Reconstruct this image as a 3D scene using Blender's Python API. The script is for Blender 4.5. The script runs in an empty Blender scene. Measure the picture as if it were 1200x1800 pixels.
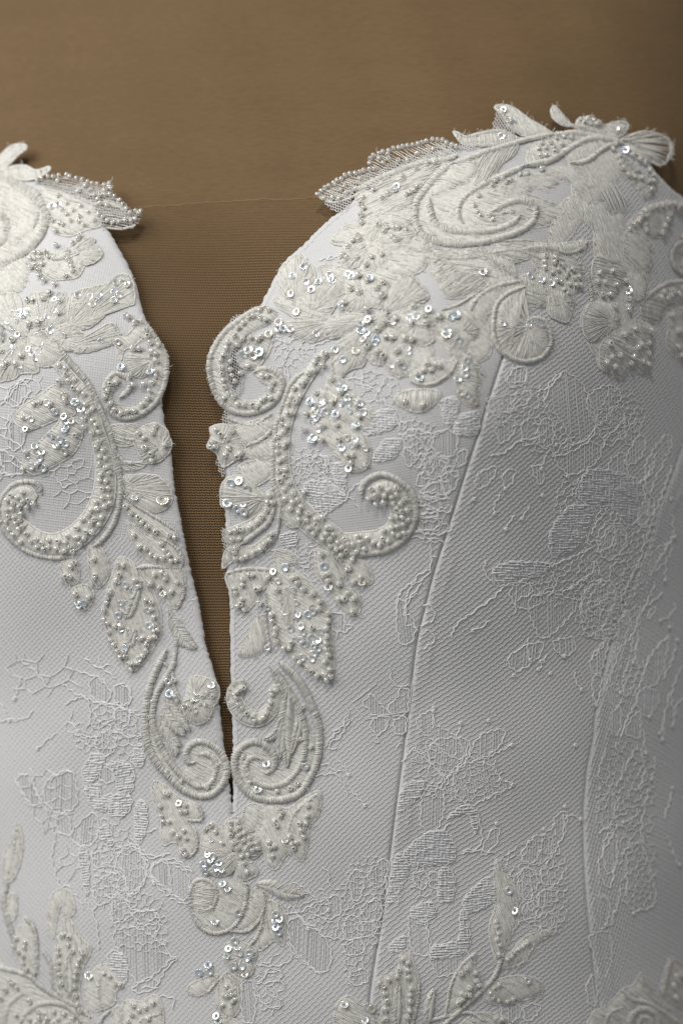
import bpy, math, random
import numpy as np
from mathutils import Vector, Matrix, geometry
random.seed(7); rng = np.random.default_rng(7)
scene = bpy.context.scene; col = scene.collection
# ---------------------------------------------------------------- camera
PX = 0.0002                      # one traced unit = 0.2 mm of cloth
CD = 0.80                        # camera distance to the reference plane
cd = bpy.data.cameras.new("camera"); cam = bpy.data.objects.new("camera", cd); col.objects.link(cam)
cam.location = (0, -CD, 0); cam.rotation_euler = (math.pi/2, 0, 0)
cd.sensor_fit = 'VERTICAL'; cd.sensor_height = 36; cd.lens = 36*CD/(1800*PX)
cd.clip_start = 0.02; cd.clip_end = 20
cd.dof.use_dof = True; cd.dof.focus_distance = CD+0.025; cd.dof.aperture_fstop = 3.3
scene.camera = cam
# ---------------------------------------------------------------- light (an indoor shop: one big window, ceiling lamps)
w = bpy.data.worlds.new("World"); scene.world = w; w.use_nodes = True
w.node_tree.nodes["Background"].inputs[0].default_value = (0.98, 0.985, 1.0, 1)
w.node_tree.nodes["Background"].inputs[1].default_value = 0.165
def area(name, loc, target, sx, sy, power, color):
    l = bpy.data.lights.new(name, 'AREA'); l.shape = 'RECTANGLE'; l.size = sx; l.size_y = sy; l.energy = power; l.color = color
    o = bpy.data.objects.new(name, l); col.objects.link(o); o.location = loc
    o.rotation_euler = (Vector(target)-Vector(loc)).to_track_quat('-Z', 'Y').to_euler(); return o
KEY = Vector((-1.05, -0.70, 0.80))
area("window_light", KEY, (0, 0.02, 0), 1.2, 1.0, 15.0, (1.0, 0.985, 0.965))
area("ceiling_lamp", (-0.10, -0.85, 1.15), (0, 0, 0), 0.22, 0.09, 5.6, (1.0, 0.97, 0.92))
scene.view_settings.view_transform = 'Standard'; scene.view_settings.look = 'None'
scene.view_settings.exposure = 0.12; scene.view_settings.gamma = 1.0
scene.render.engine = 'CYCLES'
scene.cycles.use_denoising = True
scene.cycles.max_bounces = 8; scene.cycles.transmission_bounces = 6; scene.cycles.transparent_max_bounces = 12
scene.cycles.sample_clamp_indirect = 4.0
# ---------------------------------------------------------------- the body surface  y = F(x, z)
def F(x, z):
    u = x+0.039
    t = 0.138*(1-np.sqrt(np.clip(1-(u/0.194)**2, 0.06, 1)))
    t = t*(1-0.40/(1+np.exp(-(z-0.115)/0.016)))
    b = 0
    for s in (-1, 1):
        b = b-0.026*np.exp(-((u-s*0.088)**2/(2*0.046**2)+(z-0.055)**2/(2*0.060**2)))
    up = 0.020*np.log1p(np.exp((z-0.085)/0.020))*0.42
    low = 0.10*np.clip(-z-0.06, 0, 1)**1.5*0.25
    n = 0.0005*np.sin(x*75+z*43+1.0)+0.0004*np.sin(x*38-z*96)+0.0003*np.sin(x*160+z*60+2)
    return t+b+up+low+n-0.17*x+0.022
def Y0(P):
    P = np.asarray(P, float); xp = (P[:, 0]-600)*PX; zp = (900-P[:, 1])*PX
    y = np.zeros(len(P))
    for _ in range(14):
        k = (CD+y)/CD; y = F(xp*k, zp*k)
    k = (CD+y)/CD
    return xp*k, y, zp*k
def frame_at(P):
    x, y, z = Y0(P); e = 5e-4
    fx = (F(x+e, z)-F(x-e, z))/(2*e); fz = (F(x, z+e)-F(x, z-e))/(2*e)
    n = np.stack([fx, -np.ones_like(fx), fz], 1); n /= np.linalg.norm(n, axis=1)[:, None]
    return np.stack([x, y, z], 1), n
def S(P3):
    """cloth coordinates (across, down, height) -> points on and above the body surface"""
    P3 = np.asarray(P3, float); p, n = frame_at(P3[:, :2])
    return p+n*(P3[:, 2:3]*PX)
# ---------------------------------------------------------------- materials
def mat(name, color, rough=0.7, **kw):
    m = bpy.data.materials.new(name); m.use_nodes = True; nt = m.node_tree; b = nt.nodes["Principled BSDF"]
    b.inputs["Base Color"].default_value = (*color, 1); b.inputs["Roughness"].default_value = rough
    for k, v in kw.items():
        b.inputs[k.replace("_", " ")].default_value = v
    return m, nt, b
def tint(nt, b, c1, c2, scale, detail=4, bump=0.0, bscale=4000, bdist=0.00012, lo=0.35, hi=0.65):
    tc = nt.nodes.new("ShaderNodeTexCoord")
    n = nt.nodes.new("ShaderNodeTexNoise"); n.inputs["Scale"].default_value = scale; n.inputs["Detail"].default_value = detail
    nt.links.new(tc.outputs["Object"], n.inputs["Vector"])
    r = nt.nodes.new("ShaderNodeValToRGB"); r.color_ramp.elements[0].position = lo; r.color_ramp.elements[1].position = hi
    r.color_ramp.elements[0].color = (*c1, 1); r.color_ramp.elements[1].color = (*c2, 1)
    nt.links.new(n.outputs[0], r.inputs[0]); nt.links.new(r.outputs[0], b.inputs["Base Color"])
    if bump:
        n2 = nt.nodes.new("ShaderNodeTexNoise"); n2.inputs["Scale"].default_value = bscale; n2.inputs["Detail"].default_value = 2
        nt.links.new(tc.outputs["Object"], n2.inputs["Vector"])
        bp = nt.nodes.new("ShaderNodeBump"); bp.inputs["Strength"].default_value = bump; bp.inputs["Distance"].default_value = bdist
        nt.links.new(n2.outputs[0], bp.inputs["Height"]); nt.links.new(bp.outputs[0], b.inputs["Normal"])
m_satin, nt, b = mat("white_satin", (0.76, 0.77, 0.80), 0.55); tint(nt, b, (0.685, 0.686, 0.692), (0.73, 0.731, 0.738), 30, bump=0.4, bscale=1500)
m_net, nt, b = mat("white_tulle", (0.77, 0.77, 0.768), 0.6)
m_lace, nt, b = mat("white_lace", (0.82, 0.82, 0.83), 0.5); tint(nt, b, (0.75, 0.752, 0.76), (0.82, 0.822, 0.83), 900)
m_cord, nt, b = mat("lace_cord", (0.93, 0.93, 0.925), 0.38)
m_shine, nt, b = mat("rayon_lace", (0.86, 0.86, 0.87), 0.32)
m_ivory, nt, b = mat("ivory_thread", (0.72, 0.70, 0.63), 0.5)
tint(nt, b, (0.675, 0.662, 0.608), (0.835, 0.823, 0.778), 900, 6, bump=0.5, bscale=2600, bdist=0.0002, lo=.30, hi=.62)
b.inputs["Sheen Weight"].default_value = 0.15
m_bead, nt, b = mat("bead_glass", (0.98, 0.965, 0.915), 0.03, Transmission_Weight=0.62, IOR=1.58)
m_line, nt, b = mat("bead_lining", (0.95, 0.93, 0.86), 0.25, Metallic=0.4)
m_seq, nt, b = mat("sequin_film", (0.90, 0.91, 0.93), 0.16, Transmission_Weight=0.1, Metallic=0.45, IOR=1.45, Coat_Weight=1.0, Coat_Roughness=0.05, Thin_Film_Thickness=420.0, Thin_Film_IOR=1.7)
oi = nt.nodes.new("ShaderNodeObjectInfo"); rs = nt.nodes.new("ShaderNodeValToRGB"); rs.color_ramp.interpolation = 'CONSTANT'
for p_, c_ in ((.45, (.82, .88, 1, 1)), (.70, (1, .95, .86, 1)), (.82, (.86, .93, .95, 1))): e_ = rs.color_ramp.elements.new(p_); e_.color = c_
rs.color_ramp.elements[0].color = (.92, .92, .94, 1); rs.color_ramp.elements[-1].color = (.92, .88, .96, 1)
nt.links.new(oi.outputs["Random"], rs.inputs[0]); nt.links.new(rs.outputs[0], b.inputs["Base Color"])
m_skin, nt, b = mat("tan_jersey", (0.28, 0.18, 0.09), 0.8)
tc = nt.nodes.new("ShaderNodeTexCoord"); mp = nt.nodes.new("ShaderNodeMapping"); mp.inputs["Scale"].default_value = (260, 260, 2600)
nt.links.new(tc.outputs["Object"], mp.inputs[0])
n1 = nt.nodes.new("ShaderNodeTexNoise"); n1.inputs["Scale"].default_value = 1.0; n1.inputs["Detail"].default_value = 5; nt.links.new(mp.outputs[0], n1.inputs[0])
r = nt.nodes.new("ShaderNodeValToRGB"); r.color_ramp.elements[0].position = .3; r.color_ramp.elements[1].position = .7
r.color_ramp.elements[0].color = (0.148, 0.089, 0.035, 1); r.color_ramp.elements[1].color = (0.190, 0.116, 0.047, 1)
nt.links.new(n1.outputs[0], r.inputs[0]); n3 = nt.nodes.new("ShaderNodeTexNoise"); n3.inputs["Scale"].default_value = 1.0; n3.inputs["Detail"].default_value = 6
mp3 = nt.nodes.new("ShaderNodeMapping"); mp3.inputs["Scale"].default_value = (14, 14, 95); nt.links.new(tc.outputs["Object"], mp3.inputs[0]); nt.links.new(mp3.outputs[0], n3.inputs[0])
r3 = nt.nodes.new("ShaderNodeMapRange"); r3.inputs[1].default_value = .3; r3.inputs[2].default_value = .7; r3.inputs[3].default_value = .95; r3.inputs[4].default_value = 1.04; nt.links.new(n3.outputs[0], r3.inputs[0])
mx = nt.nodes.new("ShaderNodeVectorMath"); mx.operation = 'SCALE'; nt.links.new(r.outputs[0], mx.inputs[0]); nt.links.new(r3.outputs[0], mx.inputs["Scale"])
nt.links.new(mx.outputs[0], b.inputs["Base Color"])
bp = nt.nodes.new("ShaderNodeBump"); bp.inputs["Strength"].default_value = 0.8; bp.inputs["Distance"].default_value = 0.00025
nt.links.new(n1.outputs[0], bp.inputs["Height"]); nt.links.new(bp.outputs[0], b.inputs["Normal"])
b.inputs["Sheen Weight"].default_value = 0.1
m_illu, nt, b = mat("nude_tulle", (0.265, 0.166, 0.076), 0.6)
# ---------------------------------------------------------------- mesh helpers
def mesh_obj(name, V, quads, tris, m, parent, smooth=True, slots=None, idx=None):
    me = bpy.data.meshes.new(name); V = np.asarray(V, np.float32)
    nq, n3 = len(quads), len(tris)
    me.vertices.add(len(V)); me.vertices.foreach_set("co", V.ravel())
    L = []
    if nq: L.append(np.asarray(quads, np.int32).ravel())
    if n3: L.append(np.asarray(tris, np.int32).ravel())
    L = np.concatenate(L); me.loops.add(len(L)); me.loops.foreach_set("vertex_index", L)
    tot = np.concatenate([np.full(nq, 4, np.int32), np.full(n3, 3, np.int32)])
    st = np.concatenate([[0], np.cumsum(tot)[:-1]]).astype(np.int32)
    me.polygons.add(nq+n3); me.polygons.foreach_set("loop_start", st)
    me.polygons.foreach_set("use_smooth", np.full(nq+n3, smooth, bool))
    for k in (slots or [m]): me.materials.append(k)
    if idx is not None: me.polygons.foreach_set("material_index", np.asarray(idx, np.int32))
    me.update(calc_edges=True); me.validate()
    o = bpy.data.objects.new(name, me); col.objects.link(o)
    if parent is not None: o.parent = parent
    return o
class MB:
    def __init__(s): s.V = []; s.Q = []; s.T = []; s.n = 0
    def add(s, V, Q=None, T=None):
        V = np.asarray(V, float); s.V.append(V)
        if Q is not None and len(Q): s.Q.append(np.asarray(Q, int)+s.n)
        if T is not None and len(T): s.T.append(np.asarray(T, int)+s.n)
        s.n += len(V)
    def build(s, name, m, parent, smooth=True, cloth=True):
        if not s.n: return None
        V = np.concatenate(s.V); V = S(V) if cloth else V
        return mesh_obj(name, V, np.concatenate(s.Q) if s.Q else [], np.concatenate(s.T) if s.T else [], m, parent, smooth)
def cr(pts, step=2.0, closed=False, extra=None):
    """smooth curve through the points at even steps; extra = one number per point carried along"""
    P = np.asarray(pts, float)
    if extra is not None: P = np.concatenate([P, np.asarray(extra, float)[:, None]], 1)
    n = len(P)
    if n == 2 and not closed: dense = P[0]+(P[1]-P[0])*np.linspace(0, 1, 40)[:, None]
    else:
        seg = n if closed else n-1; out = []; t = np.linspace(0, 1, 14, endpoint=False)[:, None]
        for i in range(seg):
            if closed: p0, p1, p2, p3 = P[(i-1) % n], P[i], P[(i+1) % n], P[(i+2) % n]
            else: p0, p1, p2, p3 = P[max(i-1, 0)], P[i], P[i+1], P[min(i+2, n-1)]
            out.append(0.5*((2*p1)+(-p0+p2)*t+(2*p0-5*p1+4*p2-p3)*t**2+(-p0+3*p1-3*p2+p3)*t**3))
        out.append(P[0:1] if closed else P[-1:]); dense = np.concatenate(out)
    d = np.linalg.norm(np.diff(dense[:, :2], axis=0), axis=1); s = np.concatenate([[0], np.cumsum(d)])
    k = max(3, int(s[-1]/step)); q = np.linspace(0, s[-1], k+1)
    R = np.stack([np.interp(q, s, dense[:, j]) for j in range(dense.shape[1])], 1)
    return R[:-1] if closed else R
def tangents(C, closed=False):
    if closed: t = np.roll(C, -1, 0)-np.roll(C, 1, 0)
    else: t = np.gradient(C, axis=0)
    return t/(np.linalg.norm(t, axis=1)[:, None]+1e-9)
def strip_faces(n, m, closed):
    i = np.arange(n if closed else n-1)[:, None]; j = np.arange(m-1)[None, :]; i2 = (i+1) % n
    return np.stack([i*m+j, i*m+j+1, i2*m+j+1, i2*m+j], -1).reshape(-1, 4)
def cord(mb, pts, w, h0=1.5, hh=None, pitch=5.0, rib=0.46, closed=False, taper=True, slant=0.25, seg=7, wig=0.0, widths=None):
    """a satin stitched cord: a rounded band whose surface is ribbed stitch by stitch"""
    C = cr(pts, pitch/2, closed, widths)
    W = C[:, 2] if widths is not None else np.full(len(C), w); C = C[:, :2]
    n = len(C); t = tangents(C, closed); nr = np.stack([-t[:, 1], t[:, 0]], 1)
    if wig:
        ph = np.cumsum(rng.normal(0, 0.5, n)); C = C+nr*(wig*np.sin(ph+np.arange(n)*0.55))[:, None]
    hh = (hh if hh is not None else 0.40)*.68
    r = 1-rib*.7*(np.arange(n) % 2)+rng.normal(0, 0.07, n)
    tp = np.ones(n)
    if taper and not closed:
        k = np.arange(n); L = max(2, min(n//3, int(1.2*w/(pitch/2)))); tp = np.clip(np.minimum(k, n-1-k)/L, 0.12, 1)**0.5
    a = np.linspace(0, math.pi, seg)
    X = np.cos(a)[None, :]*(W*0.5*r*tp)[:, None]; H = np.sin(a)[None, :]**0.8*(W*hh*(1-rib*1.2*(np.arange(n) % 2)+rng.normal(0, .10, n))*tp)[:, None]
    V = C[:, None, :]+nr[:, None, :]*X[..., None]+t[:, None, :]*(slant*X)[..., None]
    V = np.concatenate([V, (H+h0-0.3)[..., None]], -1).reshape(-1, 3)
    mb.add(V, strip_faces(n, seg, closed))
def threads(mb, A, B, hA, hB, arch=0.8, wd=2.1, K=3, jit=0.5):
    """loose stitches: each one a small rounded thread from A to B"""
    A = np.asarray(A, float); B = np.asarray(B, float); n = len(A)
    if not n: return
    hA = np.broadcast_to(hA, (n,)); hB = np.broadcast_to(hB, (n,)); arch = np.broadcast_to(arch, (n,))
    d = B-A; L = np.linalg.norm(d, axis=1)[:, None]+1e-6; d = d/L; nr = np.stack([-d[:, 1], d[:, 0]], 1)
    t = np.linspace(0, 1, K+1); bow = rng.normal(0, jit, n)
    wv = wd*0.5*(1+rng.normal(0, 0.15, n)); hz = rng.normal(0, 0.6, n)
    ring = []
    for tt in t:
        s = 4*tt*(1-tt); P = A+(B-A)*tt+nr*(bow*s)[:, None]; h = hA+(hB-hA)*tt+arch*s+hz
        w_ = wv*(0.65+0.35*s)
        for q, e in ((-1, -0.55), (0, 0.35), (1, -0.55)):
            ring.append(np.concatenate([P+nr*(w_*q)[:, None], (h+e*wd*0.8)[:, None]], 1))
    V = np.stack(ring, 1); R = K+1
    f = []
    for i in range(K):
        for j in range(2): a = i*3+j; f.append([a, a+1, a+4, a+3])
    f = np.asarray(f)[None]+(np.arange(n)*R*3)[:, None, None]
    mb.add(V.reshape(-1, 3), f.reshape(-1, 4))
def inside(P, poly):
    x, y = P[:, 0], P[:, 1]; r = np.zeros(len(P), bool); x0, y0 = poly[:, 0], poly[:, 1]; x1, y1 = np.roll(x0, -1), np.roll(y0, -1)
    for a, b_, c, d in zip(x0, y0, x1, y1):
        if b_ == d: continue
        r ^= ((b_ > y) != (d > y)) & (x < (c-a)*(y-b_)/(d-b_)+a)
    return r
def dist(P, poly, closed=True):
    A = poly; B = np.roll(poly, -1, 0)
    if not closed: A, B = A[:-1], B[:-1]
    best = np.full(len(P), 1e9)
    for a, b_ in zip(A, B):
        ab = b_-a; t = np.clip(((P-a)@ab)/(ab@ab+1e-9), 0, 1); q = P-(a+t[:, None]*ab); best = np.minimum(best, (q*q).sum(1))
    return np.sqrt(best)
def tri(poly, sp, edge_keep=0.6):
    lo, hi = poly.min(0), poly.max(0); g = np.stack(np.meshgrid(np.arange(lo[0]+sp/2, hi[0], sp), np.arange(lo[1]+sp/2, hi[1], sp)), -1).reshape(-1, 2)
    if len(g):
        g = g+rng.uniform(-.15, .15, g.shape)*sp; g = g[inside(g, poly)]
        if len(g): g = g[dist(g, poly) > sp*edge_keep]
    P = np.concatenate([poly, g]) if len(g) else poly
    n = len(poly); e = [(i, (i+1) % n) for i in range(n)]
    v, _, f, *_ = geometry.delaunay_2d_cdt([Vector(p) for p in P], e, [list(range(n))], 1, 1e-4)
    T = []
    for q in f:
        for i in range(1, len(q)-1): T.append((q[0], q[i], q[i+1]))
    return np.array([tuple(p) for p in v]), np.array(T)
def wprof(d, H, e): return H*(1-np.exp(-d/e))
def pad(mb, poly, h0, H, e, sp=6.0):
    V, T = tri(poly, sp); d = dist(V, poly); h = h0+wprof(d, H, e)+rng.normal(0, .12, len(V)); h[d < 0.05] = h0-1.2
    mb.add(np.concatenate([V, h[:, None]], 1), None, T)
def hatch(mb, poly, ang, h0, H, e, pitch=2.6, wd=2.4, L=26, arch=0.5):
    c, s = math.cos(ang), math.sin(ang); R = np.array([[c, s], [-s, c]]); q = poly@R.T
    A = []; B = []
    y = q[:, 1].min()+pitch*0.5; n = len(q); q2 = np.roll(q, -1, 0)
    while y < q[:, 1].max():
        m = (q[:, 1] > y) != (q2[:, 1] > y)
        xs = np.sort(q[m, 0]+(y-q[m, 1])*(q2[m, 0]-q[m, 0])/(q2[m, 1]-q[m, 1]))
        for a, b_ in zip(xs[0::2], xs[1::2]):
            if b_-a < 2: continue
            k = max(1, int(round((b_-a)/L))); cut = np.linspace(a, b_, k+1)
            cut[1:-1] += rng.uniform(-.35, .35, k-1)*L
            yy = y+rng.normal(0, .5, k+1)
            for i in range(k): A.append((cut[i]-1, yy[i])); B.append((cut[i+1]+1, yy[i+1]))
        y += pitch*rng.uniform(.85, 1.15)
    if not A: return
    A = np.array(A)@R; B = np.array(B)@R
    M = (A+B)/2; dm = dist(M, poly)
    hA = h0+wprof(dist(A, poly), H, e); hB = h0+wprof(dist(B, poly), H, e); hm = h0+wprof(dm, H, e)
    threads(mb, A, B, hA+.5, hB+.5, np.maximum(hm-(hA+hB)/2, 0)+arch, wd)
def fuzz(mb, poly, n, h0, L=9):
    i = rng.integers(0, len(poly), n); p = poly[i]; a = rng.uniform(0, 2*math.pi, n); l = rng.uniform(.4, 1, n)*L
    q = p+np.stack([np.cos(a), np.sin(a)], 1)*l[:, None]
    threads(mb, p, q, h0+1.5, h0+rng.uniform(1, 5, n), 1.5, 0.7, 3, 1.5)
def pca(poly):
    c = poly.mean(0); u, s, v = np.linalg.svd(poly-c); return math.atan2(v[0, 1], v[0, 0])
# ---------------------------------------------------------------- things
def thing(name, label, cat, loc):
    o = bpy.data.objects.new(name, None); o.empty_display_size = 0.02; col.objects.link(o); o.location = loc
    o['label'] = label; o['category'] = cat; return o
def settle(o): o.matrix_parent_inverse = o.parent.matrix_world.inverted() if o.parent else Matrix()
dress = thing('wedding_dress', 'white strapless wedding bodice with beaded ivory lace and a deep front slit', 'wedding dress', (0, 0, 0))
form = thing('dress_form', 'tan jersey covered dress form showing behind the white bodice and its slit', 'mannequin', (0, 0, 0))
# ---------------------------------------------------------------- dress form
def grid(x0, x1, y0, y1, sx, sy, hf):
    xs = np.arange(x0, x1+.1, sx); ys = np.arange(y0, y1+.1, sy)
    g = np.stack(np.meshgrid(xs, ys), -1).reshape(-1, 2); nx, ny = len(xs), len(ys)
    i = (np.arange(ny-1)[:, None]*nx+np.arange(nx-1)[None]).ravel()
    return np.concatenate([g, hf(g)[:, None]], 1), np.stack([i, i+nx, i+nx+1, i+1], 1)
V, Q = grid(-260, 1500, -320, 2050, 10, 10, lambda g: np.full(len(g), -26.0))
P = S(V)                                                        # a closed shell with a back, so it is a body from the side as well
nx = int(round(1760/10))+1; ny = len(P)//nx
rim = np.concatenate([np.arange(nx), np.arange(1, ny)*nx+nx-1, (ny-1)*nx+np.arange(nx-2, -1, -1), np.arange(ny-2, 0, -1)*nx])
Bk = P[rim].copy(); Bk[:, 1] = 0.20; k0 = len(P); nr_ = len(rim)
j = np.arange(nr_); Q2 = np.stack([rim, k0+j, k0+(j+1) % nr_, np.roll(rim, -1)], 1)
mesh_obj('torso', np.concatenate([P, Bk]), np.concatenate([Q, Q2[:, ::-1]]), [], m_skin, form)
# ---------------------------------------------------------------- bodice outlines
SEAM1 = cr([(1080,232),(1056,290),(1031,330),(1000,365),(970,415),(945,470),(919,525),(907,557),(900,585),(886,622),(867,679),(842,758),(812,850),(783,942),(762,1008),(746,1071),(733,1125),(721,1217),(708,1329),(695,1425),(682,1525),(670,1620),(657,1700),(650,1750),(640,1860),(632,1960)], 6)
SEAM2 = cr([(1275,420),(1245,560),(1222,680),(1200,780),(1175,850),(1152,900),(1140,950),(1125,985),(1110,1032),(1095,1062),(1080,1110),(1067,1155),(1057,1205),(1047,1250),(1042,1297),(1032,1350),(1025,1425),(1026,1510),(1032,1600),(1040,1675),(1050,1750),(1070,1850),(1095,1960)], 6)
EDGE_R = cr([(408,1428),(409.5,1395),(409,1330),(407,1250),(405,1180),(404,1100),(403,1060),(398,1000),(397,940),(395,900),(394,850),(396,800),(398,740),(406,700),(420,668),(429,630),(432,590),(440,562),(452,543),(464,522),(481,488),(500,457),(527,433),(550,410),(583,380),(617,353),(650,322),(700,290),(760,268),(830,250),(900,240),(1000,228),(1080,232)], 5)
EDGE_R2 = cr([(1080,232),(1130,262),(1150,296),(1166,315),(1185,334),(1200,345),(1240,375),(1275,420)], 5)
EDGE_R3 = cr([(1275,420),(1340,480),(1420,560)], 6)
EDGE_L = cr([(-220,330),(-120,298),(-40,296),(30,308),(70,320),(110,338),(150,366),(180,392),(198,415),(215,446),(232,480),(241,506),(249,540),(262,580),(272,630),(280,680),(286,725),(299,787),(303,833),(310,883),(320,933),(333,1000),(350,1073),(360,1133),(377,1193),(384,1240),(391,1300),(397,1340),(402,1385),(408,1428)], 5)
CENT = cr([(408,1428),(409,1500),(408,1640),(410,1750),(412,1960)], 6)
def noisy_edge(C): 
    C = C.copy(); C[1:-1] += rng.normal(0, 0.7, C[1:-1].shape); return C
EDGE_R = noisy_edge(EDGE_R); EDGE_L = noisy_edge(EDGE_L)
def seam_h(P):
    h = np.zeros(len(P))
    for C, side in ((SEAM1, 1.0), (SEAM2, .55)):
        d = dist(P, C, False); near = d < 60; k = np.where(near)[0]
        if not len(k): continue
        sx = np.interp(P[k, 1], C[:, 1], C[:, 0]); sg = np.sign(P[k, 0]-sx)
        dd = d[k]
        fd = np.where(P[k, 1] < 500, .35, 1.0)
        h[k] += fd*side*-6.0*np.exp(-(dd/1.9)**1.6)+fd*np.where(sg > 0, 1.1, .2)*np.exp(-((dd-9)/9)**2)
        h[k] += np.where(sg > 0, 1.0, 0)*np.exp(-((dd-24)/5)**2)*(0.8+0.8*np.sin(P[k, 1]*.045))
    d = dist(P, CENT, False); h -= 3.0*np.exp(-(d/3.0)**2)
    return h
def panel(name, outline):
    V, T = tri(outline, 8.0, .45)
    # extra rows of points along the seams are given by the outline itself; refine near them
    h = seam_h(V)
    de = dist(V, FREE, False); de2 = dist(V, FREE_L, False); de = np.minimum(de, de2)
    h -= 5.0*np.exp(-(de/3.5)**2)                               # the neckline edge rolls under
    mb = MB(); mb.add(np.concatenate([V, h[:, None]], 1), None, T)
    return mb
FREE = np.concatenate([EDGE_R, EDGE_R2[1:], EDGE_R3[1:]]); FREE_L = EDGE_L
def offs(C, d):
    t = tangents(C); return C+np.stack([-t[:, 1], t[:, 0]], 1)*d
def tri_plus(outline, sp, curves):
    """triangulate with extra rows of points beside the seams and edges, so folds are crisp"""
    lo, hi = outline.min(0), outline.max(0)
    g = np.stack(np.meshgrid(np.arange(lo[0]+sp/2, hi[0], sp), np.arange(lo[1]+sp/2, hi[1], sp)), -1).reshape(-1, 2)
    g = g+rng.uniform(-.1, .1, g.shape)*sp
    ex = np.concatenate([offs(C, d) for C in curves for d in (-22, -14, -9, -5.5, -3, -1.4, 1.4, 3, 5.5, 9, 14, 22)])
    dg = np.full(len(g), 1e9)
    for C in curves: dg = np.minimum(dg, dist(g, C[::3], False))
    g = np.concatenate([g[dg > 26], ex]); g = g[inside(g, outline)]; g = g[dist(g, outline) > .8]
    P = np.concatenate([outline, g]); n = len(outline)
    v, _, f, *_ = geometry.delaunay_2d_cdt([Vector(p) for p in P], [(i, (i+1) % n) for i in range(n)], [list(range(n))], 1, 1e-3)
    T = [(q[0], q[i], q[i+1]) for q in f for i in range(1, len(q)-1)]
    return np.array([tuple(p) for p in v]), np.array(T)
POLY_C = np.concatenate([EDGE_R, SEAM1[1:], [(520,1962)], CENT[::-1][:-1]])
POLY_S = np.concatenate([EDGE_R2, SEAM2[1:], [(860,1962)], SEAM1[::-1][:-1]])
POLY_E = np.concatenate([EDGE_R3, [(1420,1962)], SEAM2[::-1][:-1]])
POLY_L = np.concatenate([EDGE_L, CENT[1:], [(-220,1962)]])
ALLC = [SEAM1, SEAM2, EDGE_R, EDGE_L, EDGE_R2, CENT]
for poly in (POLY_C, POLY_S, POLY_E, POLY_L):
    cs = [C for C in ALLC if dist(C[len(C)//2:len(C)//2+1], poly)[0] < 2]
    V, T = tri_plus(poly, 9.0, cs)
    h = seam_h(V); de = np.minimum(dist(V, FREE, False), dist(V, FREE_L, False)); h = h-5.5*np.exp(-(de/3.2)**2)
    mb = MB(); mb.add(np.concatenate([V, h[:, None]], 1), None, T)
    # folded hem: the edge turns back behind the panel
    mb.build('bodice_panel', m_satin, dress)
for C in (EDGE_R, EDGE_L, np.concatenate([EDGE_R2, EDGE_R3[1:]])):
    # the neckline edge: cloth wrapped round to the inside, with its own thickness
    C = cr(C, 3.0); n = len(C); t = tangents(C); nr = np.stack([-t[:, 1], t[:, 0]], 1)
    mid = C[n//2]+nr[n//2]*8
    if not any(inside(mid[None], p)[0] for p in (POLY_C, POLY_S, POLY_L)): nr = -nr
    prof = [(9, 0.6), (5, -0.2), (2, -1.6), (0.2, -3.6), (-0.6, -6), (0.5, -9), (4, -12), (14, -14)]
    wob = rng.normal(0, .35, n)
    V = np.stack([np.concatenate([C+nr*(a+wob[:, None]), np.full((n, 1), b_)+0.5*wob[:, None]], 1) for a, b_ in prof], 1).reshape(-1, 3)
    mb = MB(); mb.add(V, strip_faces(n, len(prof), False)); mb.build('edge_binding', m_satin, dress)
# ---------------------------------------------------------------- tulle over the satin: a diamond net of real threads
def arcx(px):
    q = np.arange(-300, 1500, 10.0); p, _ = frame_at(np.stack([q, np.full(len(q), 900.0)], 1))
    s = np.concatenate([[0], np.cumsum(np.linalg.norm(np.diff(p[:, :2], axis=0), axis=1))])/PX
    s = s-np.interp(600, q, s); return q, s
AQ, AS = arcx(None)
def net(mb, poly, p1, p2, th1, th2, w1, w2, h, hfun=None, wob=0.9, warp=0):
    """two families of threads; works along the cloth, so cells foreshorten where the body turns away"""
    lo, hi = poly.min(0), poly.max(0)
    u0, u1 = np.interp(lo[0], AQ, AS), np.interp(hi[0], AQ, AS)
    cx, cy = (u0+u1)/2, (lo[1]+hi[1])/2; R = math.hypot(u1-u0, hi[1]-lo[1])/2+20
    for th, pitch, w_, step in ((th1, p1, w1, p2), (th2, p2, w2, p1)):
        d = np.array([math.cos(th), math.sin(th)]); nr = np.array([-d[1], d[0]])
        st = np.arange(-R, R, step*1.02); k = 0
        for o in np.arange(-R, R, pitch):
            P = np.array([cx, cy])+nr*(o+wob*(np.arange(len(st)) % 2*2-1)[:, None])+d*st[:, None]
            if warp: P = P+np.stack([warp*np.sin(P[:, 1]*.011+P[:, 0]*.004), warp*np.sin(P[:, 0]*.009-P[:, 1]*.006)], 1)
            P[:, 0] = np.interp(P[:, 0], AS, AQ)
            m = (P[:, 0] > lo[0]) & (P[:, 0] < hi[0]) & (P[:, 1] > lo[1]) & (P[:, 1] < hi[1])
            if m.sum() < 2: continue
            yield P, m, w_
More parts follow.
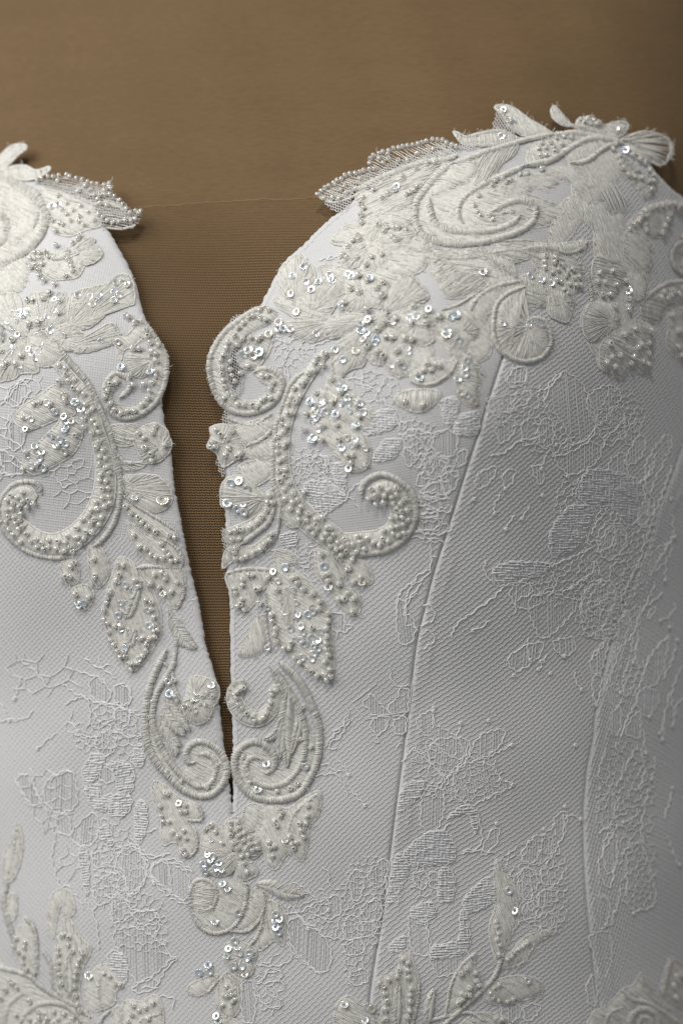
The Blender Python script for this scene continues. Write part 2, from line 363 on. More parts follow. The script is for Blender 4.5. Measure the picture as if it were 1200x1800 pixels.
def build_net(name, poly, p1, p2, th1, th2, w1, w2, h, m, parent, hfun=None, wob=0.9, holes=(), warp=0, cutters=(), wfun=None):
    A = []; B = []; W = []
    for P, mk, w_ in net(None, poly, p1, p2, th1, th2, w1, w2, h, None, wob, warp):
        A.append(P[:-1]); B.append(P[1:]); W.append(np.full(len(P)-1, w_))
    A = np.concatenate(A); B = np.concatenate(B); W = np.concatenate(W); M = (A+B)/2
    lo, hi = poly.min(0), poly.max(0); k = ((M > lo) & (M < hi)).all(1); A, B, W, M = A[k], B[k], W[k], M[k]
    k = inside(M, poly); A, B, W, M = A[k], B[k], W[k], M[k]
    for C, gap in cutters:
        k = dist(M, C[::2], False) > gap; A, B, W, M = A[k], B[k], W[k], M[k]
    if wfun is not None: W = W*wfun(M)
    n = len(A); d = B-A; d /= np.linalg.norm(d, axis=1)[:, None]+1e-6; nr = np.stack([-d[:, 1], d[:, 0]], 1)
    ha = np.full(n, h, float); hb = ha.copy()
    if hfun is not None: ha = ha+hfun(A); hb = hb+hfun(B)
    ring = []
    for Pq, hq in ((A-d*.4, ha), (B+d*.4, hb)):
        for q, e in ((-1, -.7), (0, .3), (1, -.7)):
            ring.append(np.concatenate([Pq+nr*(W*.5*q)[:, None], (hq+e*W*.8)[:, None]], 1))
    V = np.stack(ring, 1).reshape(-1, 3)
    f = np.array([[0, 1, 4, 3], [1, 2, 5, 4]])[None]+(np.arange(n)*6)[:, None, None]
    mb = MB(); mb.add(V, f.reshape(-1, 4)); o = mb.build(name, m, parent); o['kind'] = 'stuff'; return o
R_ = math.radians
def shrink(poly, d):
    C = poly.mean(0); return poly
lim = lambda p, x0, x1, y0, y1: np.stack([np.clip(p[:, 0], x0, x1), np.clip(p[:, 1], y0, y1)], 1)
CUT = [(SEAM1, 4.0), (SEAM2, 4.0), (EDGE_R, 6.5), (EDGE_L, 6.5), (EDGE_R2, 6.5), (CENT, 3.0)]
NH = 0.8
def upper(poly, y0, y1): return lim(poly, -60, 1260, y0, y1)
build_net('tulle_net', upper(POLY_C, 955, 1860), 7.6, 7.6, R_(-41), R_(47), 2.5, 2.3, NH*.75, m_net, dress, seam_h, .8, warp=9, cutters=CUT)
build_net('tulle_net', upper(POLY_C, 200, 955), 4.6, 4.6, R_(-8), R_(82), 2.4, 2.2, NH*.3, m_net, dress, seam_h, .4, warp=5, cutters=CUT)
build_net('tulle_net', upper(POLY_S, 200, 1860), 7.6, 8.2, R_(-35), R_(52), 2.7, 2.5, NH*.95, m_net, dress, seam_h, .8, warp=8, cutters=CUT)
build_net('tulle_net', upper(POLY_E, 200, 1860), 7.2, 8.2, R_(-66), R_(20), 2.9, 2.2, NH, m_net, dress, seam_h, .8, warp=8, cutters=CUT)
build_net('tulle_net', upper(POLY_L, 940, 1860), 7.2, 7.2, R_(41), R_(-47), 2.4, 2.2, NH*.5, m_net, dress, seam_h, .8, warp=9, cutters=CUT)
build_net('tulle_net', upper(POLY_L, 200, 940), 4.6, 4.6, R_(8), R_(-82), 2.4, 2.2, NH*.3, m_net, dress, seam_h, .4, warp=5, cutters=CUT)
# ---------------------------------------------------------------- nude illusion mesh filling the neckline
ILL = np.array([(60,360),(240,351),(333,345),(450,340),(560,334),(640,330),(600,400),(520,470),(480,540),(440,640),(430,900),(425,1420),(395,1420),(330,1100),(270,800),(240,640),(200,500),(130,420)], float)
ill = bpy.data.objects.new('illusion_panel', None); col.objects.link(ill); ill.parent = dress
o = build_net('illusion_net', ILL, 4.7, 4.6, R_(0), R_(74), 2.3, 1.3, -23.3, m_illu, ill, None, .5, warp=3, wfun=lambda M: .12+.88*np.clip((M[:, 1]-370)/190, 0, 1))
mb = MB(); cord(mb, [(60,360),(150,357),(240,350),(290,349),(333,345),(400,343),(450,339),(510,338),(560,333),(640,330)], 2.0, -25.2, .3, taper=False, wig=.9); mb.build('illusion_hem', m_illu, ill)
# ---------------------------------------------------------------- embroidery: every motif is a part of the dress
FR = dict(A=(500,150,3), B=(800,150,3), C=(340,500,3), D=(0,200,3.53), E=(0,600,3), F=(220,1000,3), G=(0,1300,2), H=(600,1300,2), I=(700,600,2.4),
          J=(1000,300,4.5), K=(980,850,4), L=(560,680,4), M=(0,1400,4), N=(300,1500,4), O=(600,1500,4), P=(900,1550,4), Q=(0,400,6), R=(0,1150,4),
          a1=(680,180,4), a2=(560,420,4), a3=(780,400,4), a4=(940,180,4.615), b1=(360,440,4), b2=(360,720,4), b3=(370,960,4), b4=(380,1160,5),
          c1=(0,600,3.75), c2=(100,880,4), c3=(220,1150,4.5), c4=(0,230,4.615), z=(0,0,1), z6=(540,1050,6))
cur = [0, 0, 1]
def fr(k): cur[:] = FR[k]
def pt(s):
    """'x,y x,y ...' measured on a detail study -> cloth coordinates"""
    a = np.array([[float(v) for v in p.split(',')] for p in s.split()]); return a/cur[2]+np.array(cur[:2])
MOT = []; BEADS = []; SEQ = []
class Motif:
    def __init__(s, name, m=None): s.name = name; s.mb = MB(); s.m = m or m_ivory; s.o = None; MOT.append(s)
me_ = [None]
def M(name, m=None): me_[0] = Motif(name, m)
def patch(s, ang=None, H=2.4, h0=0.6, e=4.0, rope=3.8, pitch=3.1, L=19, fz=30, smooth=True, base=True, wd=2.4):
    p = cr(pt(s), 3.0, True) if smooth else pt(s)
    mb = me_[0].mb
    if ang is None: a = pca(p)+math.radians(62)
    else: a = math.radians(ang)
    if base: pad(mb, p, h0, H, e)
    hatch(mb, p, a, h0, H, e, pitch, wd, L)
    if rope: cord(mb, p, rope, h0+0.4, .5, 3.8, .28, True, False)
    if fz: fuzz(mb, p, fz, h0+1)
    return p
def petal(c, s, H=3.2, h0=1.0, e=7.0, rope=3.8, n=None, base=True, inner=3.0, fz=10):
    """a petal: stitches run from its heart out to its rim"""
    c = pt(c)[0]; p = cr(pt(s), 2.2, True); mb = me_[0].mb
    if base: pad(mb, p, h0, H, e)
    for lay in range(2):
        q = p+rng.normal(0, .4, p.shape); keep = rng.random(len(q)) < .9; q = q[keep]
        f0 = rng.uniform(.04, .5, len(q)) if lay == 0 else rng.uniform(.4, .75, len(q))
        A = c+(q-c)*f0[:, None]+rng.normal(0, .8, q.shape); ins = inside(A, p); B = q
        A = np.where(ins[:, None], A, p.mean(0)+(q-p.mean(0))*rng.uniform(.1, .6, (len(q), 1)))
        hm = h0+wprof(dist((A+B)/2, p), H, e); hA = h0+wprof(dist(A, p), H, e)
        threads(mb, A, B, hA+.4, h0+.6, np.maximum(hm-(hA+h0)/2, 0)+.5, 2.1)
    if rope: cord(mb, p, rope, h0+.3, .5, 3.8, .28, True, False, wig=.5)
    if fz: fuzz(mb, p, fz, h0+1)
    return p
def satin(s, w, h0=2.0, hh=.40, pitch=4.6, **k):
    P = pt(s); cord(me_[0].mb, P, w, h0, hh, pitch, **k)
    C = cr(P, 2.0); t = tangents(C); nr = np.stack([-t[:, 1], t[:, 0]], 1)
    # single stitches of the satin lying across the cord, standing a little proud at its edges
    q = C+rng.normal(0, .3, C.shape); a = w*.5*(1+rng.normal(.03, .09, len(C)))[:, None]*np.clip(np.minimum(np.arange(len(C)), np.arange(len(C))[::-1])/(w*.5), .3, 1)[:, None]
    hh_ = hh*.68*w; threads(me_[0].mb, q-nr*a-t*1.4, q+nr*a+t*1.4, h0+.1, h0+.1, hh_*1.05+.3, 1.7, 6, .5)
    fuzz(me_[0].mb, C+nr*a, max(6, len(C)//8), h0, 6); fuzz(me_[0].mb, C-nr*a, max(6, len(C)//8), h0, 6)
def band(s, ws, h0=1.0, rope=4.6, H=3.0):
    """a wide tapering band with stitches across it and a corded rim on both sides"""
    C = cr(pt(s), 2.2, False, ws); W = C[:, 2]; C = C[:, :2]; t = tangents(C); nr = np.stack([-t[:, 1], t[:, 0]], 1); mb = me_[0].mb
    prof = [(-1, -1.0), (-.92, .55), (-.5, 1), (0, 1.05), (.5, 1), (.92, .55), (1, -1.0)]
    V = np.stack([np.concatenate([C+nr*(W*a)[:, None], np.full((len(C), 1), h0+H*b_)], 1) for a, b_ in prof], 1).reshape(-1, 3)
    mb.add(V, strip_faces(len(C), len(prof), False))
    q = C+rng.normal(0, .4, C.shape); threads(mb, q-nr*(W*.95)[:, None], q+nr*(W*.95)[:, None]+t*1.5, h0+H*.6, h0+H*.6, H*.55, 2.1)
    if rope:
        R1 = C+nr*W[:, None]; R2 = C-nr*W[:, None]
        loop = np.concatenate([R1, R2[::-1]])[::2]; cord(mb, loop, rope, h0+.8, .5, 3.8, .28, True, False); fuzz(mb, loop, 24, h0+1)
def leaf(spine, wd, h0=1.2, H=4.0, slant=9, asym=1.0):
    """a feather stitched leaf: two rows of slanting stitches meeting on a vein"""
    C = cr(pt(spine), 2.0); n = len(C); t = tangents(C); nr = np.stack([-t[:, 1], t[:, 0]], 1); k = np.linspace(0, 1, n)
    W = wd*np.sin(math.pi*np.clip(k*.94+.04, 0, 1))**.75; mb = me_[0].mb
    prof = [(-1, -.4), (-.7, .55), (-.3, .95), (0, .8), (.3, .95), (.7, .55), (1, -.4)]
    V = np.stack([np.concatenate([C+nr*(W*a)[:, None], (h0+H*b_*np.sqrt(np.clip(W/wd, .1, 1)))[:, None]], 1) for a, b_ in prof], 1).reshape(-1, 3)
    mb.add(V, strip_faces(n, len(prof), False))
    for sd in (-1, 1):
        A = C+nr*sd*.6+rng.normal(0, .3, C.shape); B = C+nr*(sd*W*(1+rng.normal(0, .06, n)))[:, None]+t*(slant*W/wd)[:, None]
        threads(mb, A, B, h0+H*.85, h0+.4, H*.5, 2.1)
    fuzz(mb, C+nr*W[:, None], 6, h0+1); fuzz(mb, C-nr*W[:, None], 6, h0+1)
def beads(s, r=5.2, h=4.0):
    for p in pt(s): BEADS.append((p[0], p[1], h, r*rng.uniform(.92, 1.08), me_[0], None))
def beadline(s, gap=10.6, r=5.2, h=4.0, closed=False):
    C = cr(pt(s), gap, closed); t = tangents(C, closed)
    for p, d in zip(C, t): BEADS.append((p[0]+rng.normal(0, .8), p[1]+rng.normal(0, .8), h, r*rng.uniform(.92, 1.08), me_[0], d))
def beadfill(s, gap=10.5, r=5.0, h=4.5, n=200, poly=None):
    p = cr(pt(s), 3, True) if poly is None else poly; got = []; old = [np.array(b_[:2]) for b_ in BEADS if b_[4] is me_[0]]; lo, hi = p.min(0), p.max(0)
    for _ in range(6000):
        q = rng.uniform(lo, hi)
        if all((q-g)@(q-g) > gap*gap for g in got+old) and inside(q[None], p)[0] and dist(q[None], p)[0] > r*.8:
            got.append(q)
            if len(got) >= n: break
    for q in got: BEADS.append((q[0], q[1], h, r*rng.uniform(.92, 1.08), me_[0], None))
def bandpoly(s, ws, k=.8):
    C = cr(pt(s), 4, False, ws); W = C[:, 2]*k; C = C[:, :2]; t = tangents(C); nr = np.stack([-t[:, 1], t[:, 0]], 1)
    return np.concatenate([C+nr*W[:, None], (C-nr*W[:, None])[::-1]])
def seq(s, bright=0, r=7.2, h=5.0):
    for p in pt(s): SEQ.append((p[0], p[1], h, r*rng.uniform(.93, 1.07), bright, me_[0]))
def seqfill(s, n, r=7.0, h=4.5):
    p = cr(pt(s), 3, True); lo, hi = p.min(0), p.max(0); k = 0
    while k < n:
        q = rng.uniform(lo, hi)
        if inside(q[None], p)[0] and dist(q[None], p)[0] > 5: SEQ.append((q[0], q[1], h, r*rng.uniform(.8, 1.1), 0, me_[0])); k += 1
def lpatch(s, kind='leaf'):
    """a solid leaf of the ground lace: fine ribs inside a corded outline"""
    p = cr(pt(s), 3.0, True); M('lace_leaf' if kind == 'leaf' else 'lace_weave', m_lace if kind == 'leaf' else m_shine); mb = me_[0].mb
    P2 = p.copy()
    def lift(k0):
        n0 = len(mb.V)
        return n0
    if kind == 'leaf':
        hatch(mb, p, math.pi/2+rng.normal(0, .06), .55, .3, 2, 4.8, 1.8, 400, .1)
    else:
        pad(mb, p, .5, .5, 2, 8); hatch(mb, p, rng.normal(0, .08), .7, .6, 2, 4.4, 3.4, 8.5, .9)
        hatch(mb, p, math.pi/2+rng.normal(0, .08), .7, .6, 2, 7.0, 2.0, 9, .7)
    lines(p, True)
def lines(p, closed):
    """the fine white outline thread of the ground lace, crinkled and slightly broken"""
    M('lace_cord', m_cord); cord(me_[0].mb, p, 2.6, 1.5, .6, 3.0, .3, closed, False, wig=1.5)
def cells(s, size=12.5, w=1.7, edge=True):
    """honeycomb ground of the lace"""
    p = cr(pt(s), 3.0, True); M('lace_cells', m_cord); mb = me_[0].mb; lo, hi = p.min(0)-size, p.max(0)+size
    g = [(x+(size/2 if r % 2 else 0), y) for r, y in enumerate(np.arange(lo[1], hi[1], size*.87)) for x in np.arange(lo[0], hi[0], size)]
    g = np.array(g)+rng.uniform(-.5, .5, (len(g), 2))*size*(1.15 if size > 16 else .85); g = g[rng.random(len(g)) < (.75 if size > 16 else .88)]
    v, _, f, *_ = geometry.delaunay_2d_cdt([Vector(q) for q in g], [], [], 0, 1e-3)
    v = np.array([tuple(q) for q in v]); C = np.array([v[list(q)].mean(0) for q in f]); ed = {}
    for k, q in enumerate(f):
        for i in range(3): ed.setdefault(tuple(sorted((q[i], q[(i+1) % 3]))), []).append(k)
    E = np.array([e for e in ed.values() if len(e) == 2]); A, B = C[E[:, 0]], C[E[:, 1]]
    k = inside((A+B)/2, p) & (np.linalg.norm(A-B, axis=1) < size*1.6); A, B = A[k], B[k]
    threads(mb, A, B, 1.6, 1.6, .5, w, 3, .7)
def sprig(x, y, a, L):
    """an eyelash tendril with a picot at its end"""
    t = np.linspace(0, 1, 7); b_ = rng.normal(0, .35)
    q = np.stack([x+L*t*np.cos(a+b_*t), y+L*t*np.sin(a+b_*t)], 1); lines(q, False)
    s = cur[:]; cur[:] = [0, 0, 1]; lknot(f"{q[-1,0]:.1f},{q[-1,1]:.1f}"); cur[:] = s
def lcord(s, w=3.0):
    M('lace_cord', m_cord); cord(me_[0].mb, pt(s), w*.88, 1.8, .7, 3.0, .3, wig=1.5)
def lknot(s):
    for p in pt(s):
        M('lace_picot', m_cord); t = np.linspace(0, 5.5, 14)
        q = p+np.stack([np.cos(t)*(1.2+.5*t), np.sin(t)*(.9+.35*t)], 1); cord(me_[0].mb, q, 3.4, 3.4, .6, 2.6, .25)
# ================================================================ ground lace
fr('I')
for s in ("450,140 500,110 540,130 530,180 470,190","380,250 440,230 520,220 560,210 540,260 460,290 400,310","620,200 690,130 760,170 800,240 830,360 740,430 680,330 620,270",
 "790,250 860,190 920,200 930,250 840,350","410,360 480,330 490,380 430,430","520,350 570,330 590,400 530,440","590,350 640,330 650,420 600,450","840,310 930,280 950,370 890,440 850,400",
 "660,470 740,430 830,430 850,480 790,540 720,560 670,520","320,600 350,550 410,530 400,570 350,620","440,560 490,540 480,590 450,620","560,530 600,530 610,590 590,600","900,490 950,480 960,570 900,630 870,580",
 "850,790 930,770 960,850 890,920 840,880","470,1050 520,1020 570,1030 600,1090 550,1130 490,1110","550,1090 640,1060 740,1100 730,1150 620,1250 570,1200","770,1100 830,1020 900,1020 910,1100 860,1200 800,1240 770,1180",
 "460,1340 520,1290 600,1270 590,1330 500,1390","650,1270 730,1250 740,1300 690,1330","960,480 1010,400 1040,430 1010,500 960,520","1040,520 1120,400 1150,430 1090,560 1050,640","950,400 1000,330 1020,360 980,440",
 "1000,660 1060,650 1070,720 1020,780 1000,740","80,1590 140,1560 150,1610 200,1640 260,1690 270,1760 200,1740 140,1680 90,1640","300,1740 350,1660 440,1640 430,1700 350,1760",
 "120,610 180,590 220,610 190,660 110,660","100,560 150,480 210,500 190,560 140,580","20,400 70,370 140,400 120,470 50,470"): lpatch(s)
for s in ("780,560 860,540 1010,590 1010,690 960,770 900,700 800,690 760,650","640,800 720,700 820,700 800,770 760,860 680,900 640,900","240,330 290,300 330,330 310,380 250,390","190,250 240,240 250,310 210,340","400,960 470,930 560,930 640,940 600,980 520,1010 430,1030"): lpatch(s, 'w')
for s in ("220,1250 250,1190 330,1130 400,1080 440,1040 540,1000 640,950 750,900 820,870","370,920 360,960 380,1000 410,1030","690,130 640,190 610,260","830,360 800,420 690,480 640,480","800,540 760,600 740,650","410,290 460,300 510,240","380,480 440,470 510,420 590,410",
 "550,1010 560,1060 500,1090 490,1150","640,960 660,1020 630,1080","860,1010 780,1060 770,1150","1060,520 1030,640 1070,720","960,780 1000,760 1010,690","970,620 1060,560 1080,470","850,470 880,400 960,330","1150,520 1110,640 1070,740 1040,850","1160,820 1120,880 1080,940",
 "90,1200 150,1170 140,1120 100,1110","100,1300 150,1260 130,1220 90,1240","30,1080 80,990 130,960 140,900","30,1190 40,1100 100,1020","90,640 160,640 220,660","80,690 210,720 220,690","80,740 150,740 170,720","60,800 160,815 230,790"): lcord(s)
lknot("320,665 450,622 605,650 710,570 485,1410 640,1400 600,1350 380,1600 150,1545 700,1330")
fr('K')
for s in ("560,260 600,130 630,160 620,290 580,300","270,470 330,340 380,300 400,360 370,430 290,480","160,900 190,760 290,680 330,700 230,780 200,900 190,950","270,840 350,780 400,760 390,850 340,900","270,1040 400,1020 400,1080 270,1090","220,1250 330,1100 350,1130 290,1340 250,1330",
 "240,1370 300,1350 290,1480 260,1560","340,1440 420,1420 440,1540 380,1560","450,1400 500,1250 560,1260 540,1380 480,1500","600,1340 660,1200 760,1080 770,1130 730,1320 680,1410 610,1430","550,1540 600,1440 700,1470 690,1560 620,1640","370,1760 380,1610 440,1580 430,1740",
 "470,1750 520,1640 570,1620 570,1780","500,900 580,870 560,1000 520,1020","420,1080 430,960 490,900 480,1060","620,930 680,860 650,940","510,1180 530,1060 560,1040 550,1140","640,620 660,480 780,420 790,480 720,580"): lpatch(s)
for s in ("800,370 740,480 660,620 630,640","780,1060 650,1200 590,1350 540,1540 470,1680 440,1790","740,760 650,840 580,900 520,1060 440,1150 400,1260 340,1420","820,1640 790,1500 830,1360 870,1280","800,1690 830,1560 870,1500","720,1740 760,1560 780,1470","830,1110 790,1250 730,1380","600,350 590,460 550,600","560,560 500,680 430,830",
 "680,680 640,790 590,900","120,170 60,160 20,250","200,190 150,280 100,360","290,240 240,330 200,400 240,450","260,540 220,640 100,720 20,770","270,540 290,650","360,630 380,570 470,540","350,780 340,800 250,870","330,1120 220,1250","430,1120 380,1240 360,1400"): lcord(s)
lknot("790,110 815,375 830,1100 780,1010 640,1640 710,1755 800,1700 40,1210")
fr('H')
for s in ("305,60 340,0 440,0 430,60 370,130","390,140 450,80 520,90 560,140 600,160 520,200 440,230","290,180 350,170 360,240 330,320 280,300","160,480 165,560 200,560","630,410 680,340 740,350 730,410 680,440","750,330 750,270 790,260 780,340",
 "620,480 660,450 690,500 660,560 630,550","700,460 770,450 770,490 720,520","690,540 750,530 750,570 700,590","680,630 740,610 760,640 730,670 690,660","640,580 690,570 680,620 640,630","880,570 930,560 950,640 900,660","870,690 940,680 945,780 910,840 880,740",
 "240,620 250,740 310,750 300,660","310,740 360,720 440,740 430,800 340,830","255,470 290,465 305,495 285,525 255,500","310,465 345,480 345,515 315,520",
 "30,480 60,460 80,500 60,560 40,560","90,480 150,420 165,460 130,520","70,590 130,560 140,620 90,640","10,640 50,620 80,680 20,700","60,650 110,640 120,680 70,690","10,730 60,700 80,740 30,760","30,820 90,810 90,850 40,860","490,400 520,330 550,310 545,360 510,400",
 "900,240 940,190 960,240 930,320","920,360 960,330 965,430 930,470","540,620 600,560 620,640 570,700","560,930 620,930 625,970 580,1000","640,940 690,930 690,960 650,990","860,860 890,830 895,920 870,930"): lpatch(s)
for s in ("210,180 240,150 290,150 270,200 200,260","245,440 220,400 280,340 340,320 390,350 390,430 300,440","350,450 395,480 390,560 340,560","240,600 310,570 330,610 280,650","160,580 190,410 235,440 210,520","430,560 520,480 540,560 450,610","440,620 440,740 320,770 320,730 410,700 415,610","370,280 430,230 480,260 470,330 440,260","170,720 220,690 215,740 175,745"): lpatch(s, 'w')
for s in ("210,80 260,30 300,70","250,30 360,140 290,200","360,140 440,70 450,10","380,290 350,320 280,330","480,260 490,370 420,390","540,400 480,390 420,400","780,260 770,350 690,480","930,30 900,120 940,170 970,220","1050,30 1060,120 1030,180 1000,130","960,320 900,440 940,520 960,430","980,400 1050,370 1100,560 1030,600 980,560","1000,400 1000,560","1160,180 1130,280","1075,180 1050,330 1090,400","1140,340 1180,440","900,330 950,300 1000,310","310,560 300,640 310,750","700,650 690,700 620,800","540,150 560,140 600,160","630,560 600,580 560,620","960,170 1010,70 1040,20","870,540 940,560 900,540"): lcord(s)
lknot("600,160 545,295 660,360 710,315 785,235 1025,610 1075,180 1160,170 1185,440 820,20 75,610")
fr('L')
for s in ("800,400 830,330 900,300 970,350 960,460 900,500 830,480","720,740 760,690 840,670 870,740 790,770","700,900 830,890 830,990 700,1000","690,640 740,610 790,630 760,690 700,700","750,480 800,470 800,590 750,590","600,430 660,430 680,510 640,560 600,500","980,460 1040,440 1030,520 980,560","870,620 980,600 960,700 890,740","690,780 840,790 850,860 760,830","40,640 130,740 60,880 20,870"): lpatch(s)
for s in ("380,190 520,160 530,280 320,330","470,370 570,370 560,450 500,510 380,510 430,420","860,90 980,100 960,240 900,280 870,200","950,320 1000,220 1110,170 1130,270 1080,340","110,540 170,540 190,640 110,640","0,640 90,690 180,760 150,740 60,760"): lpatch(s, 'w')
for s in ("840,560 850,530 870,520 895,540 890,570 860,590","900,570 920,550 940,570 930,600","830,630 850,620 860,650 830,660","870,610 900,610 900,640 880,640","700,560 720,545 740,560 720,580","690,500 720,470 740,500 720,530","600,380 620,350 650,360 640,390","640,320 670,300 690,330 660,350","560,280 580,240 620,270 590,310","730,370 760,350 790,370 760,400","520,290 540,240 570,270 560,310",
 "690,770 790,775 930,790","700,880 760,890 830,880","690,910 770,920 840,920","660,1000 730,1010 800,1000","640,1050 740,1060 840,1070","550,1600 560,1480 620,1400 700,1370 780,1300 790,1200","610,1600 620,1500 700,1450","430,40 480,120 560,180 600,290","560,330 680,350 740,410 770,480","690,320 760,330 880,310","800,630 750,600","790,1070 790,1180 830,1200","860,640 880,740 900,770","0,480 60,490 100,600 190,760","190,780 250,700 330,650","20,460 60,560 40,640","610,1670 680,1690 690,1720"): lcord(s, 2.6)
fr('a2')
for s in ("320,930 310,1020 380,1050 430,1060 480,970","480,970 550,1000 560,1080 540,1110","430,1060 410,1130 460,1140 480,1180","200,980 310,980","690,780 690,820 680,880","330,960 345,960 350,975","100,130 150,120 160,180 130,200","0,150 60,140 100,120"): lcord(s, 2.4)
fr('b1')
for s in ("490,630 560,640 580,720 560,830 600,920","690,640 690,720 730,780","770,720 770,680 830,650 880,630","850,70 900,60 960,90","1000,900 1070,900 1150,890","1110,860 1110,960 1180,970","650,10 720,60 700,30","590,830 590,900"): lcord(s, 2.2)
fr('b2')
for s in ("700,520 870,510 960,580 1000,620 930,680 870,710 760,690","900,400 970,400 990,560 930,530","540,880 640,860 650,940 590,960 530,930"): lpatch(s, 'w')
for s in ("800,440 850,460 870,500","700,330 850,330 840,430","870,720 1000,610 1100,720","760,440 720,330 690,330","620,960 680,1080 720,1060","430,1000 480,985 540,980"): lcord(s, 2.4)
fr('b3')
lpatch("860,470 930,480 950,540 990,570 950,600 900,600 860,570")
lcord("900,600 890,650"); lcord("630,130 650,150 670,200 740,260", 2.4)
fr('F')
for s in ("1170,770 1130,850 1080,900 1050,950","1150,830 1110,850 1090,890","1030,1030 1080,1040 1150,1130 1170,1200","1100,900 1070,950 1120,940","1000,1090 1080,1080 1150,1060"): lcord(s, 2.6)
fr('z6')
for s in ("590,1110 680,1020 720,1080 780,1130 840,1200 870,1240 700,1240 650,1180","860,1130 940,1060 990,960 1070,990 1050,1200 960,1250 880,1230","660,1340 730,1270 860,1260 830,1370 740,1450","920,1300 1040,1260 1020,1440 930,1420","940,160 960,20 1040,60 1020,180 1100,200 1140,320 1100,460 1000,500 950,350"): lpatch(s)
for s in ("420,1160 430,1260 370,1360 290,1400","430,1280 440,1300 340,1480 220,1520","870,740 890,880 960,930 1090,920","740,1450 740,1530 690,1520","930,1580 1000,1530","690,1020 720,1040"): lcord(s, 2.6)
# lower front, either side of the centre seam
fr('R')
for s in ("590,800 660,700 740,720 720,790 680,870 600,920","740,790 840,760 940,800 930,960 860,990 820,900 800,820","600,930 700,920 720,1000 800,990 740,1100 640,1050","800,990 920,1000 920,1080 840,1160 770,1110","560,1370 610,1370 630,1500 620,1700 580,1560","700,1230 760,1200 800,1340 730,1320","960,650 1010,650 1010,780 930,760","960,1060 1030,1050 1030,1240 960,1330"): lpatch(s, 'w')
for s in ("670,380 740,350 800,370 800,450 740,490 670,430","820,380 920,410 890,500 830,530","680,590 740,540 810,600 800,680 740,720 690,690","640,190 690,160 750,220 790,280 730,340 650,300","820,220 900,220 920,320 860,360 810,330","660,1400 790,1390 780,1470 710,1500 660,1470","820,1440 880,1370 960,1370 1030,1500 1000,1620 910,1680 890,1590 820,1520","1060,1500 1180,1460 1200,1690 1110,1630","330,900 430,830 520,840 540,1060 400,1110 320,1020","500,1270 640,1120 700,1200 660,1330 560,1340","120,880 210,850 290,1060 200,1030","400,1140 480,1130 500,1260 420,1250","660,1640 800,1540 830,1680 700,1760","720,760 800,830 790,900 710,880"): lpatch(s)
for s in ("160,50 240,110 340,230","440,200 530,270 600,300 690,340 800,350 930,410 1000,430","600,20 690,90 740,110 820,170","690,150 740,200 790,270","540,110 620,140 690,150","520,540 600,590 640,660","210,870 260,960 340,1130 400,1300","110,880 160,960 210,1040","130,860 210,840","350,890 430,840 520,820","400,1310 370,1450 430,1640","900,1310 980,1370 1060,1430 1170,1410","700,20 720,80 780,70","850,210 900,240 930,320","460,350 600,300 640,420 620,520","520,560 680,580 700,510","800,520 850,560 940,580 1000,560","1030,1250 1110,1230","640,1640 680,1750 660,1800","420,1640 490,1640 600,1790","0,330 60,440","0,470 120,450","380,1130 500,1120"): lcord(s, 2.8)
fr('G')
for s in ("410,420 450,370 490,390 520,450 500,510 450,540 440,470","530,470 570,430 660,470 660,560 600,540","470,610 540,600 560,640 500,650","400,690 470,660 550,700 600,770 500,850 460,820","380,760 430,750 450,830 420,870","400,550 440,560 460,620 400,640","470,870 540,840 550,870 490,890"): lpatch(s)
for s in ("460,340 490,380 525,440 525,470 660,580","490,380 540,410 600,400","525,470 560,430 610,420 680,460","525,470 490,530 450,550","450,550 470,600 550,600 550,620 520,640","560,740 620,770 590,800 550,870","500,870 560,870","300,560 340,640 350,740","560,900 610,910 610,950","360,550 430,540"): lcord(s, 2.8)
lpatch("390,770 410,750 440,760 450,810 430,860 400,840", 'w')
fr('N')
for s in ("800,420 890,420 960,380 1030,330 980,280 900,220 860,210","890,420 960,490 1040,540 1100,590 1200,600","820,620 870,710 990,810 1060,850","870,710 790,780 640,790 610,760","610,680 650,670 720,610","600,900 640,890 690,840 770,830 770,880 690,910 600,910","610,920 620,990 670,1070 770,1070 690,940","1060,90 1110,140 1120,230 1200,260","0,310 60,340 120,365","0,740 40,740","0,60 90,90 160,140","1050,440 1120,490","1080,355 1140,355","1190,420 1180,500 1150,600"): lcord(s, 2.6)
for s in ("910,440 960,500 1040,550 1110,640 1130,760 1060,840 900,720 840,610 830,490","510,910 580,910 600,1050 580,1180 520,1180 500,1060","980,400 1040,340 1180,300 1190,420 1090,460"): lpatch(s)
fr('a3')
for s in ("430,1080 490,1000 560,980 580,1050 540,1090 470,1085","650,1150 740,1120 830,1020","510,960 520,980"): lcord(s)
fr('C')

# honeycomb grounds and tendrils between the lace leaves
fr('I')
for s in ("610,330 700,340 740,430 660,480 560,460","850,240 960,200 1040,320 960,420 850,400","700,560 800,640 760,760 650,760","960,680 1060,640 1080,860 980,960 900,900","520,1000 760,900 840,960 760,1100 600,1100","760,1000 960,960 960,1200 820,1260 740,1180","380,230 600,190 620,330 420,360"): cells(s)
fr('L'); cells("560,220 720,220 860,330 800,420 940,520 980,640 820,680 700,600 640,480 600,380"); cells("680,760 900,740 880,1080 660,1060", 15)
fr('H'); cells("250,440 350,440 350,530 260,560", 16); cells("520,420 760,360 780,660 640,660 600,520"); cells("900,40 1080,40 1080,340 920,340"); cells("980,380 1100,380 1080,580 1000,580", 11); cells("10,460 160,440 130,700 20,860"); cells("240,20 520,60 560,200 300,200")
fr('K'); cells("160,160 420,160 420,460 200,440"); cells("200,700 420,760 420,1080 250,1060", 10); cells("440,700 620,560 600,900 480,1060"); cells("420,1240 600,1260 540,1540 400,1500")
